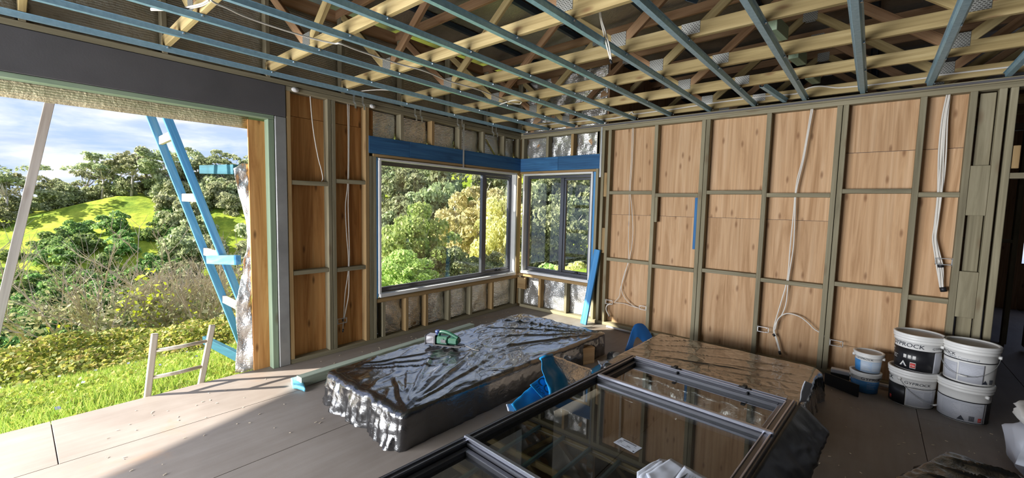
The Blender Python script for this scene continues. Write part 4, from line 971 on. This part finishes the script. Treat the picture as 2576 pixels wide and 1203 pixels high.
# ------------------------------------------------------------------ buckets of jointing compound
def bucket(root_name, loc, rb, rt, h, label, group, recipe, face):
    r = empty(root_name, loc, label, 'bucket', group, rz=face)
    R = lambda z: rb+(rt-rb)*z/h
    prof = [(0, .004), (rb*.93, .004), (rb*.96, .0), (rb, .004), (R(h*.62), h*.62), (R(h*.76), h*.78), (R(h*.78)+.007, h*.788), (R(h*.80)+.007, h*.812), (R(h*.8)+.002, h*.822), (R(h*.85)+.002, h*.85), (rt+.010, h*.865), (rt+.011, h*.90), (rt+.006, h*.915), (rt+.012, h*.93), (rt+.013, h*.985), (rt+.008, h), (rt-.004, h), (rt-.008, h*.97)]
    MB().lathe(prof, 48).build('body', M['bucket_white'], r, True)
    MB().lathe([(rt-.007, h*.975), (rt-.010, h*.952), (rt*.5, h*.950), (0, h*.950)], 48).build('lid', M['bucket_lid'], r, True)
    def patch(nm, a0, a1, z0, z1, mat, e=.0012, p=r):
        n = max(6, int(abs(a1-a0)/4)); V = []; F = []
        for z in (z0*h, z1*h):
            for k in range(n+1):
                a = math.radians(a0+(a1-a0)*k/n); q = R(z)+e; V.append((q*math.sin(a), -q*math.cos(a), z))
        for k in range(n): F.append((k, k+1, n+2+k, n+1+k))
        o = link(nm, mesh(nm, V, F, mat, True), p); md = o.modifiers.new('thickness', 'SOLIDIFY'); md.thickness = .0006; md.offset = 1; return o
    def text(s, a, z, size, mat, shear=0, sx=1.0, p=r, e=.003):
        V2, F = glyphs(s, size, shear, sx); V = []
        for x, y in V2:
            zz = z*h+y; q = R(zz)+e; t = math.radians(a)+x/q; V.append((q*math.sin(t), -q*math.cos(t), zz))
        return link('lettering', mesh('lettering', V, F, mat), p)
    def lines(a0, a1, zs, mat, p=r):
        b = MB()
        for k, z in enumerate(zs):
            n = 6; q = R(z*h)+.0032; e = a1-(a1-a0)*.35*((k*3) % 4)/4
            for j in range(n):
                u, v = math.radians(a0+(e-a0)*j/n), math.radians(a0+(e-a0)*(j+.9)/n); b.add([(q*math.sin(u), -q*math.cos(u), z*h), (q*math.sin(v), -q*math.cos(v), z*h), (q*math.sin(v), -q*math.cos(v), z*h+.0028), (q*math.sin(u), -q*math.cos(u), z*h+.0028)], [(0, 1, 2, 3)])
        return b.build('fine_print', mat, p)
    def tri(a, z, s, mat, p=r, e=.0035):
        V = []
        for x, y in ((-s, 0), (s, 0), (0, s*1.7)): zz = z*h+y; q = R(zz)+e; t = math.radians(a)+x/q; V.append((q*math.sin(t), -q*math.cos(t), zz))
        return link('triangle_mark', mesh('triangle_mark', V, [(0, 1, 2)], mat), p)
    recipe(dict(patch=patch, text=text, lines=lines, tri=tri, R=R, h=h, r=r))
    return r
def handle(r, R, h, side, drop, swing):
    """wire bail between two lugs; side = angle of the lug axis, drop = how far it hangs, swing = towards the front"""
    a = math.radians(side); q = R+.012; p0 = Vector((q*math.sin(a), -q*math.cos(a), h*.74)); p1 = -p0; p1.z = h*.74; f = Vector((math.cos(a), math.sin(a), 0)).cross(Vector((0, 0, 1)))*0
    out = Vector((math.sin(a+PI/2), -math.cos(a+PI/2), 0))*swing; pts = []
    for k in range(21):
        t = k/20*PI; c = (p0+p1)/2+(p0-p1)/2*math.cos(t)*1.0; c.z = h*.74-drop*math.sin(t)**.8; c += out*(q+.014)*math.sin(t)*1.0; pts.append(c)
    o = MB().tube(pts, .0022, 6).build('bail_handle', M['galv'], r, True)
    m = pts[9:12]; MB().tube(m, .007, 8).build('grip', M['bucket_white'], o, True)
    for p in (p0, p1): d = Vector((p.x, p.y, 0)).normalized(); MB().tube([p-d*.012, p+d*.006], .013, 12).build('lug', M['bucket_white'], r, True)
W_, K_, G_, BL, PB, INK = M['bucket_white'], M['bucket_black'], M['print_grey'], M['bucket_blue'], M['bucket_pale'], M['ink']
def rec_low_left(k):
    k['patch']('label', -135, -14, .02, .56, K_); k['patch']('label_line', -14, 140, .02, .035, K_); k['patch']('label_line', -14, 140, .545, .56, K_); p = k['patch']('text_panel', -12, 62, .06, .52, G_)
    k['lines'](-8, 28, [.46-.035*j for j in range(10)], M['ink_grey']); k['lines'](32, 56, [.46-.035*j for j in range(10)], M['ink_grey'])
    k['text']('GYPROCK', 14, .64, .030, INK, .1, 1.25); k['text']('Taping Compound', 24, .565, .017, M['ink_grey']); k['text']('GYPROCK', -100, .64, .046, INK, .1, 1.15)
    k['patch']('red_mark', -64, -56, .10, .19, M['red'], .003); handle(k['r'], k['R'](k['h']*.74), k['h'], -30, .17, 1)
def rec_top_left(k):
    k['patch']('label', -135, 44, .02, .60, K_); k['patch']('label_line', 44, 140, .585, .60, K_); k['patch']('text_panel', 44, 75, .02, .56, G_); k['text']('GYPROCK', -32, .65, .046, INK, .1, 1.15); k['text']('GYPROCK', 62, .66, .026, INK, .1, 1.2)
    k['text']('RAPID', -80, .50, .022, W_); k['text']('COAT', -78, .43, .014, W_); k['lines'](-74, -52, [.36, .32, .28], W_)
    for j, a in enumerate((-30, -18, -6)): k['patch']('icon', a-4, a+4, .33, .43, W_, .003); k['lines'](a-2.5, a+2.5, [.36, .39], INK)
    k['tri'](-34, .10, .026, W_); k['tri'](-34, .115, .012, INK, e=.0042); k['patch']('red_mark', -15, -2, .10, .22, M['red'], .003); k['text']('CSR', -8.5, .13, .014, W_, 0, 1.2, e=.0045); k['patch']('red_border', -16, -1, .08, .24, W_, .0022)
    handle(k['r'], k['R'](k['h']*.74), k['h'], 66, .10, .6)
def rec_low_right(k):
    k['patch']('label', -130, 52, .04, .55, G_); k['patch']('label_line', -130, 130, .55, .575, K_); k['patch']('label_line', -130, 60, .02, .04, K_); k['patch']('label_edge', 56, 130, .02, .55, K_)
    k['lines'](-50, -10, [.47-.035*j for j in range(10)], M['ink_grey']); k['lines'](-4, 44, [.47-.035*j for j in range(6)], M['ink_grey']); k['tri'](-2, .07, .022, INK); k['patch']('red_mark', 36, 45, .08, .18, M['red'], .003); k['text']('CSR', 40.5, .11, .010, W_, 0, 1.1, e=.0045)
    for j in range(9): k['patch']('barcode_bar', 15+j*1.4, 15.7+j*1.4, .08, .21, INK, .003)
    handle(k['r'], k['R'](k['h']*.74), k['h'], 52, .05, .5)
def rec_top_right(k):
    k['patch']('label_line', -130, 130, .575, .60, K_); k['patch']('text_panel', -22, 34, .05, .54, G_); k['patch']('text_panel', -70, -26, .05, .50, G_); k['lines'](-66, -30, [.42-.04*j for j in range(7)], M['ink_grey']); k['lines'](-18, 30, [.46-.04*j for j in range(9)], M['ink_grey'])
    k['text']('GYPROCK', -66, .67, .032, INK, .1, 1.2); k['text']('Taping Compound', -18, .615, .026, M['ink_grey']); k['tri'](38, .06, .018, INK)
    for j in range(7): k['patch']('barcode_bar', 50+j*1.6, 50.8+j*1.6, .06, .18, INK, .003)
    handle(k['r'], k['R'](k['h']*.74), k['h'], 80, .16, -1)
def rec_small_low(k):
    k['patch']('label', -150, 150, .02, .60, BL); k['text']('GYPROCK', 38, .66, .034, INK, .1, 1.25); k['text']('Blue Adhesive', 36, .50, .016, PB); k['lines'](10, 50, [.42, .36, .30, .24], PB); handle(k['r'], k['R'](k['h']*.74), k['h'], -70, .05, .4)
def rec_small_top(k):
    k['patch']('label', -150, -34, .02, .60, BL); k['patch']('text_panel', -34, 70, .02, .60, PB); k['lines'](-28, 12, [.54-.05*j for j in range(9)], W_); k['lines'](18, 60, [.54-.05*j for j in range(9)], W_); k['text']('GYPROCK', -16, .66, .022, INK, .1, 1.2); handle(k['r'], k['R'](k['h']*.74), k['h'], 84, .02, .4)
fa = lambda x, y: math.atan2(CAM[0]-x, -(CAM[1]-y))*-1
def fz(x, y): return math.atan2(y-CAM[1], x-CAM[0])-PI/2
for nm, x, y, z, rb, rt, hh, lb, rec in (
    ('plaster_bucket', 4.575, -.262, 0, .140, .150, .305, 'white bucket with black label beneath the bucket showing large lettering', rec_low_left),
    ('plaster_bucket', 4.590, -.255, .304, .140, .150, .305, 'top bucket with large black lettering above a black label', rec_top_left),
    ('plaster_bucket', 4.872, -.325, 0, .140, .150, .305, 'white bucket with grey label at the bottom of the stack nearest the doorway', rec_low_right),
    ('plaster_bucket', 4.885, -.315, .304, .140, .150, .305, 'white bucket with taping compound print on top, nearest the doorway', rec_top_right),
    ('small_bucket', 4.270, -.222, 0, .092, .103, .185, 'small blue and white tub underneath another on the floor', rec_small_low),
    ('small_bucket', 4.282, -.220, .186, .086, .098, .175, 'small white tub with pale blue label on top of another tub', rec_small_top)):
    bucket(nm, (x, y, z), rb, rt, hh, lb, 'buckets of jointing compound' if nm[0] == 'p' else 'small tubs of adhesive', rec, fz(x, y))

# ------------------------------------------------------------------ blue wrapping, offcuts and scraps between the stacks
def blue_wrap():
    # a sleeve of foil backed blue plastic folded over on itself
    X = 2.47; r = empty('blue_wrapping', (X, -2.6, .02), 'folded bright blue plastic sleeve with silver lining between stack and loose window', 'wrapping'); o = Vector(r.location)
    def leaf(nm, pts, mat, amp, sd, th=.003):
        return sheet(nm, [at(u, v, 0, x)-o for u, v, x in pts], mat, r, 14, 14, amp, th, sd, 8)
    leaf('lower_sleeve', [(1288, 1018, 2.40), (1336, 970, 2.40), (1420, 1000, 2.46), (1330, 1090, 2.46)], M['blue_sheet'], .010, 1)
    pr = leaf('printed_sleeve', [(1333, 969, 2.48), (1372, 941, 2.48), (1400, 985, 2.53), (1372, 1010, 2.53)], M['blue_sheet'], .004, 2)
    leaf('fold', [(1358, 903, 2.50), (1389, 893, 2.50), (1440, 985, 2.58), (1384, 1000, 2.58)], M['blue_sheet'], .012, 3)
    MB().tube([at(1359, 903, 0, 2.495)-o, at(1374, 896, 0, 2.495)-o, at(1389, 893, 0, 2.50)-o], .010, 8).build('rolled_edge', M['blue_sheet'], r, True)
    leaf('silver_lining', [(1388, 893, 2.505), (1488, 929, 2.51), (1470, 990, 2.60), (1428, 960, 2.55)], M['foil_loose'], .012, 4)
    p0, p1, p2, p3 = [at(u, v, 0, x)-o for u, v, x in ((1333, 969, 2.48), (1372, 941, 2.48), (1400, 985, 2.53), (1372, 1010, 2.53))]
    ex, ey = (p3-p0), (p1-p0); W1, H1 = ex.length, ey.length; nn = ex.cross(ey).normalized(); nn = nn if nn.dot(Vector(CAM)-(o+p0)) > 0 else -nn
    for txt, sz, s0, t0, sx in (('CO', .115, .40, .38, .95), ('ITION', .045, .46, .12, 1.15)):
        V2, F = glyphs(txt, sz, 0, sx); V = []
        for x, y in V2:
            u_, v_ = s0+x/W1, t0+y/H1; V.append((p0*(1-v_)+p1*v_)*(1-u_)+(p3*(1-v_)+p2*v_)*u_+nn*.009)
        link('lettering', mesh('lettering', V, F, M['ink']), pr)
blue_wrap()
def blue_hood():
    P = [at(u, v, 1, y) for u, v, y in ((1563, 886, -.80), (1580, 840, -.76), (1588, 811, -.70), (1600, 812, -.66), (1616, 835, -.60), (1625, 852, -.58))]
    Q = [at(u, v, 1, y) for u, v, y in ((1590, 890, -.74), (1592, 868, -.70), (1598, 850, -.68), (1604, 846, -.66), (1612, 856, -.62), (1622, 866, -.60))]
    V = P+Q; n = len(P); F = [(k, k+1, n+k+1, n+k) for k in range(n-1)]
    R_ = [p+Vector((.05, .10, -.02)) for p in P]; V += R_; F += [(k+1, k, 2*n+k, 2*n+k+1) for k in range(n-1)]
    o = link('blue_cover', mesh('blue_cover', V, F, M['blue_deep'])); md = o.modifiers.new('smooth', 'SUBSURF'); md.levels = 2; md.render_levels = 2; m2 = o.modifiers.new('thickness', 'SOLIDIFY'); m2.thickness = .004
    tag(o, 'dark blue folded cover standing up behind the brown black stack', 'wrapping')
blue_hood()
q = at(1474, 912, 2, 0); tag(beam('timber_offcut', (1.985, -1.62, .085), (2.115, -1.33, .085), .07, .17, M['offcut']), 'short sawn timber offcut beside the end of the black stack', 'timber')
o = MB().lathe([(0, 0), (.075, 0), (.085, .006), (.085, .05), (.07, .075), (.03, .085), (0, .087)], 24).build('plastic_cover', M['rubber'], None, True); o.location = (2.27, -1.13, 0); tag(o, 'round black plastic cap on the floor behind the loose window', 'cap')
P = [at(u, v, 2, .03) for u, v in ((1503, 908), (1538, 903), (1528, 925), (1512, 922))]; tag(sheet('paper_scrap', P, M['paper'], None, 6, 6, .012, .0015, 2, 14), 'white paper scrap beside the round black cap', 'paper')
P = [at(u, v, 2, .02) for u, v in ((1484, 930), (1512, 914), (1520, 924), (1492, 944))]; tag(sheet('blue_strip', P, M['blue_sheet'], None, 6, 6, .006, .002, 6, 10), 'narrow blue plastic strip under the paper scrap', 'wrapping')
P = [at(u, v, 0, 2.36) for u, v in ((1275, 1018), (1300, 1014), (1292, 1034), (1276, 1034))]; tag(sheet('plastic_scrap', P, M['paper'], None, 6, 6, .012, .002, 8, 16), 'small white plastic scrap at the tip of the blue sleeve', 'wrapping')
tag(sheet('white_card', [at(u, v, 2, .10) for u, v in ((1425, 985), (1462, 962), (1462, 1000), (1440, 1010))], M['paper'], None, 4, 4, .002, .003, 3, 8), 'white card lying beneath the glass corner of the loose window', 'paper')
P = [at(u, v, 2, .025) for u, v in ((732, 955), (760, 952), (768, 980), (736, 972))]; tag(sheet('foam_offcut', P, M['blue_foam'], None, 8, 8, .012, .03, 3, 10), 'pale blue foam scrap by the corner of the black stack', 'foam')
# bits along the foot of the back wall
tag(MB().tube([(1.62, -.085, .018), (1.98, -.105, .018)], .014, 10).build('plastic_pipe', M['pipe'], None, True), 'short white plastic pipe at the foot of the back wall', 'pipe')
tag(MB().tube([(4.05, -.075, .035), (4.70, -.055, .035)], .016, 10).build('plastic_pipe', M['pipe'], None, True), 'white plastic pipe on the floor behind the buckets', 'pipe')
tag(MB().box((2.02, -.16, 0), (2.22, -.06, .05), .004).build('white_trim', M['pipe']), 'white trim offcut on the floor beside the dark blue cover', 'offcut')
tag(beam('black_board', (3.985, -.30, .055), (4.235, -.455, .055), .012, .11, M['rubber']), 'short black board standing on edge in front of the tubs', 'board')
tag(MB().box((4.02, -.20, .09), (4.16, -.13, .125), .004).build('white_block', M['pipe']), 'white plastic block behind the short black board', 'offcut')
tag(MB().box((4.02, -.20, .0), (4.16, -.13, .0895), .004).build('dark_offcut', M['rubber']), 'dark block under the white plastic block', 'offcut')
# white sack at the right edge
def sack():
    r = empty('white_sack', (5.22, -1.15, 0), 'white plaster sack slumped at the right edge of the picture', 'sack')
    def lump(nm, c, s, mat, sd):
        V = []; F = []; n, m = 28, 16
        for j in range(m+1):
            ph = PI*j/m
            for k in range(n):
                th = 2*PI*k/n; d = Vector((math.copysign(abs(math.cos(th))**.6, math.cos(th))*math.sin(ph)**.6, math.copysign(abs(math.sin(th))**.6, math.sin(th))*math.sin(ph)**.6, math.copysign(abs(math.cos(ph))**.7, math.cos(ph))))
                q = 1+.16*fbm(d.x*3+sd, d.y*3, d.z*4, 4); V.append((c[0]+d.x*s[0]*q, c[1]+d.y*s[1]*q, max(.002, c[2]+d.z*s[2]*q)))
        for j in range(m):
            for k in range(n): k2 = (k+1) % n; F.append((j*n+k, (j+1)*n+k, (j+1)*n+k2, j*n+k2))
        return link(nm, mesh(nm, V, F, mat, True), r)
    lump('sack_body', (0, 0, .16), (.24, .30, .155), M['paper'], 1); lump('folded_sack', (-.02, .04, .36), (.20, .26, .05), M['bucket_white'], 5)
    MB().box((-.02, -.29, .05), (.0, -.27, .30), .003).build('orange_stripe', M['offcut'], r)
    sheet('torn_flap', [(-.28, -.36, .19), (-.02, -.42, .21), (.02, -.2, .33), (-.2, -.14, .32)], M['paper'], r, 8, 8, .02, .002, 4, 8)
sack()
# ------------------------------------------------------------------ cables and their wall boxes
def cable(label, strands, r=.006, group='white cables hanging in the wall frames', tape=None, name='power_cable'):
    """strands: lists of room points; several strands of one run are one thing"""
    t = empty(name, strands[0][-1], label, 'cable', group); o = Vector(t.location)
    for s in strands: MB().tube([p-o for p in smooth_path(s)], r, 6).build('strand', M['cable'], t, True)
    for (a, b, rr) in (tape or []): MB().tube([Vector(a)-o, Vector(b)-o], rr, 8).build('tape', M['cable_dark'], t, True)
def wB(pts, y=.035, dx=0): return [at(u+dx, v, 1, y) for u, v in pts]
def wA(pts, x=-.035, dx=0): return [at(u+dx, v, 0, x) for u, v in pts]
e = wB([(1532, 793), (1534, 797)])
cable('pair of white cables in the plywood bay next to the small window', [wB([(1591, 318), (1588, 400), (1583, 480), (1583, 530), (1581, 600), (1581, 650), (1572, 690), (1561, 725), (1558, 745), (1545, 762)]), wB([(1594, 318), (1591, 400), (1586, 480), (1590, 530), (1592, 590), (1584, 650), (1570, 690), (1563, 725), (1572, 750), (1592, 769), (1606, 775)]), wB([(1548, 762), (1570, 764), (1590, 771), (1606, 775)])], .0042)
cable('thick white cable end curling below the first wall box', [wB([(1536, 764), (1527, 769), (1525, 780), (1533, 796)], .005)], .008, tape=[(e[0], e[1], .009)])
e = wB([(1960, 884), (1963, 892)], .0)
cable('three white cables falling down the bay above the brown black stack', [wB([(2042, 268), (2030, 340), (2019, 400), (2006, 450), (2000, 492), (1996, 540), (1988, 620), (1981, 700), (1965, 760), (1953, 800), (1946, 830), (1951, 850), (1962, 888)], .03), wB([(2046, 268), (2033, 340), (2022, 400), (2010, 450), (2002, 492), (2000, 540), (1996, 620), (1984, 700), (1978, 760), (1968, 790), (1951, 815), (1948, 832), (1955, 855), (1964, 888)], .03), wB([(1950, 830), (1958, 802), (1980, 789), (2010, 796), (2032, 812), (2048, 828), (2070, 842), (2085, 862)], .02)], .006, tape=[(e[0], e[1], .012), (wB([(1945, 840)], .028)[0], wB([(1949, 846)], .028)[0], .013)])
e = wB([(2363, 722), (2366, 733)], .02)
bun = [(2385, 236), (2375, 300), (2367, 380), (2362, 440), (2358, 492), (2352, 560), (2350, 600), (2356, 640), (2359, 668), (2361, 700), (2364, 728)]
cable('thick bundle of white cables taped together near the doorway', [[p+Vector((.003*k, .006*(k % 2), 0))+Vector((.008*(k-2)*(math.sin(j*1.1+k)*.5), 0, 0)) for j, p in enumerate(wB([(u+(k-2)*(1.2 if v < 640 else .6), v) for u, v in bun], .03))] for k in range(6)], .006, tape=[(e[0]+Vector((.02, 0, 0)), e[1]+Vector((.02, 0, 0)), .022), (wB([(2358, 664)], .028)[0]+Vector((.02, 0, 0)), wB([(2359, 672)], .028)[0]+Vector((.02, 0, 0)), .022)])
cable('single white cable in the plywood bay beside the steel post', [wA([(780, 237), (784, 290), (790, 340), (800, 395), (809, 430), (812, 450), (809, 456)])], .0055)
e = wA([(864, 828), (862, 836)], -.02)
cable('pair of white cables in the plywood bay beside the wide window', [wA([(874, 255), (876, 350), (875, 458), (869, 520), (872, 590), (876, 640), (876, 684), (868, 740), (865, 790), (862, 832)]), wA([(878, 255), (878, 350), (877, 458), (876, 520), (878, 590), (879, 640), (878, 684), (877, 740), (870, 780), (866, 800)])], .0055, tape=[(e[0], e[1], .008), (wA([(863, 803)], -.03)[0], wA([(862, 809)], -.03)[0], .009)])
# ceiling runs
cz = lambda pts, z: [at(u, v, 2, z) for u, v in pts]
cable('long white cable sagging across the ceiling battens', [cz([(530, 0), (544, 9), (573, 21), (613, 40), (679, 64), (772, 93), (839, 109), (857, 110), (905, 128), (1000, 160), (1053, 174), (1087, 186), (1132, 205), (1202, 225), (1252, 245), (1287, 259), (1308, 262)], 2.688), cz([(1308, 262), (1312, 256), (1300, 252), (1285, 254), (1257, 263)], 2.688)], .006, 'white cables in the ceiling')
cable('white cable pair looping over the first battens, top left', [cz([(380, 22), (437, 22), (466, 19), (506, 10), (525, 0)], 2.745), cz([(380, 25), (437, 25), (468, 22), (508, 14), (528, 2)], 2.745)], .006, 'white cables in the ceiling')
cable('white cable stapled along the chord above the back wall', [wB([(1344, 317), (1450, 306), (1540, 298), (1576, 290), (1590, 282), (1597, 287), (1652, 280), (1680, 277), (1797, 259), (1919, 243), (1983, 238), (2010, 234), (2036, 221), (2066, 217), (2106, 221), (2146, 218), (2200, 213), (2330, 196), (2359, 190), (2450, 179), (2543, 168), (2600, 158)], .008)], .0075, 'white cables in the ceiling')
cable('thin white cable lying along the truss ends', [cz([(640, 130), (720, 155), (800, 172), (840, 178), (862, 188)], 2.745), cz([(880, 232), (960, 226), (1030, 236), (1100, 256), (1165, 272)], 2.745)], .0045, 'white cables in the ceiling')
e = wB([(1535, 150), (1539, 160)], -2.5)
cable('white cable pair with black taped end hanging from the ceiling', [wB([(1505, -30), (1507, 10), (1510, 45), (1518, 80), (1527, 118), (1536, 152)], -2.5), wB([(1510, -30), (1511, 10), (1513, 45), (1523, 80), (1533, 118), (1538, 152)], -2.5)], .005, 'white cables in the ceiling', tape=[(e[0], e[1], .009)])
def wall_box(p, T, label, clear=False, s=1.0):
    t = empty('wall_box', p, label, 'bracket', 'wall boxes fixed to the studs'); m = M['galv']
    b = MB(); w_, h_ = .105*s, .058*s
    for lo, hi in (((0, 0, -h_/2), (w_, .002, -h_/2+.006)), ((0, 0, h_/2-.006), (w_, .002, h_/2)), ((0, 0, -h_/2), (.006, .002, h_/2)), ((w_-.006, 0, -h_/2), (w_, .002, h_/2))): b.box(lo, hi, .0004, T)
    b.build('face_frame', m, t); MB().box((-.002, 0, -h_/2-.006), (.001, .045, h_/2+.006), .0004, T).build('side_plate', m, t); MB().box((0, .012, -h_/2), (.035*s, .040, -h_/2+.002), .0004, T).build('tongue', m, t)
    for zz in (-h_*.3, h_*.3): MB().tube([T @ Vector((w_*.5+.03, -.002, zz)), T @ Vector((w_*.5+.03, .004, zz))], .004, 8).build('screw', m, t)
I4 = Matrix.Identity(4); TM = Matrix.Diagonal((-1, 1, 1, 1)); TA2 = Matrix(((0, -1, 0, 0), (1, 0, 0, 0), (0, 0, 1, 0), (0, 0, 0, 1)))
wall_box((1.540, .004, .325), I4, 'galvanised wall box on the stud next to the small window'); wall_box((2.112, .004, .330), TM, 'white framed wall box on the second stud', s=.9)
wall_box((3.357, .004, .330), I4, 'galvanised wall box above the brown black stack'); wall_box((3.985, .004, .325), I4, 'galvanised wall box low beside the small tubs'); wall_box((4.765, .004, 1.20), TM, 'galvanised wall box behind the thick cable bundle')
wall_box((-.004, -2.975, .330), TA2, 'galvanised wall box low in the orange plywood bay')
# wood chips and scraps on the floor
def debris():
    rr = random.Random(21); b = MB()
    for k in range(170):
        x, y = (rr.uniform(.1, .42), rr.uniform(-3.3, -.3)) if k < 60 else ((rr.uniform(3.9, 5.3), rr.uniform(-2.4, -.3)) if k < 130 else (rr.uniform(.1, 1.3), rr.uniform(-5, -3.7)))
        a = rr.uniform(0, PI); ln = rr.uniform(.004, .02)
        b.bar((x, y, .003), (x+math.cos(a)*ln, y+math.sin(a)*ln, .004), rr.uniform(.003, .007), .002, c=.0004)
    tag(b.build('debris', M['chip']), 'pale wood chips and shavings scattered over the floor', 'debris', kind='stuff')
debris()
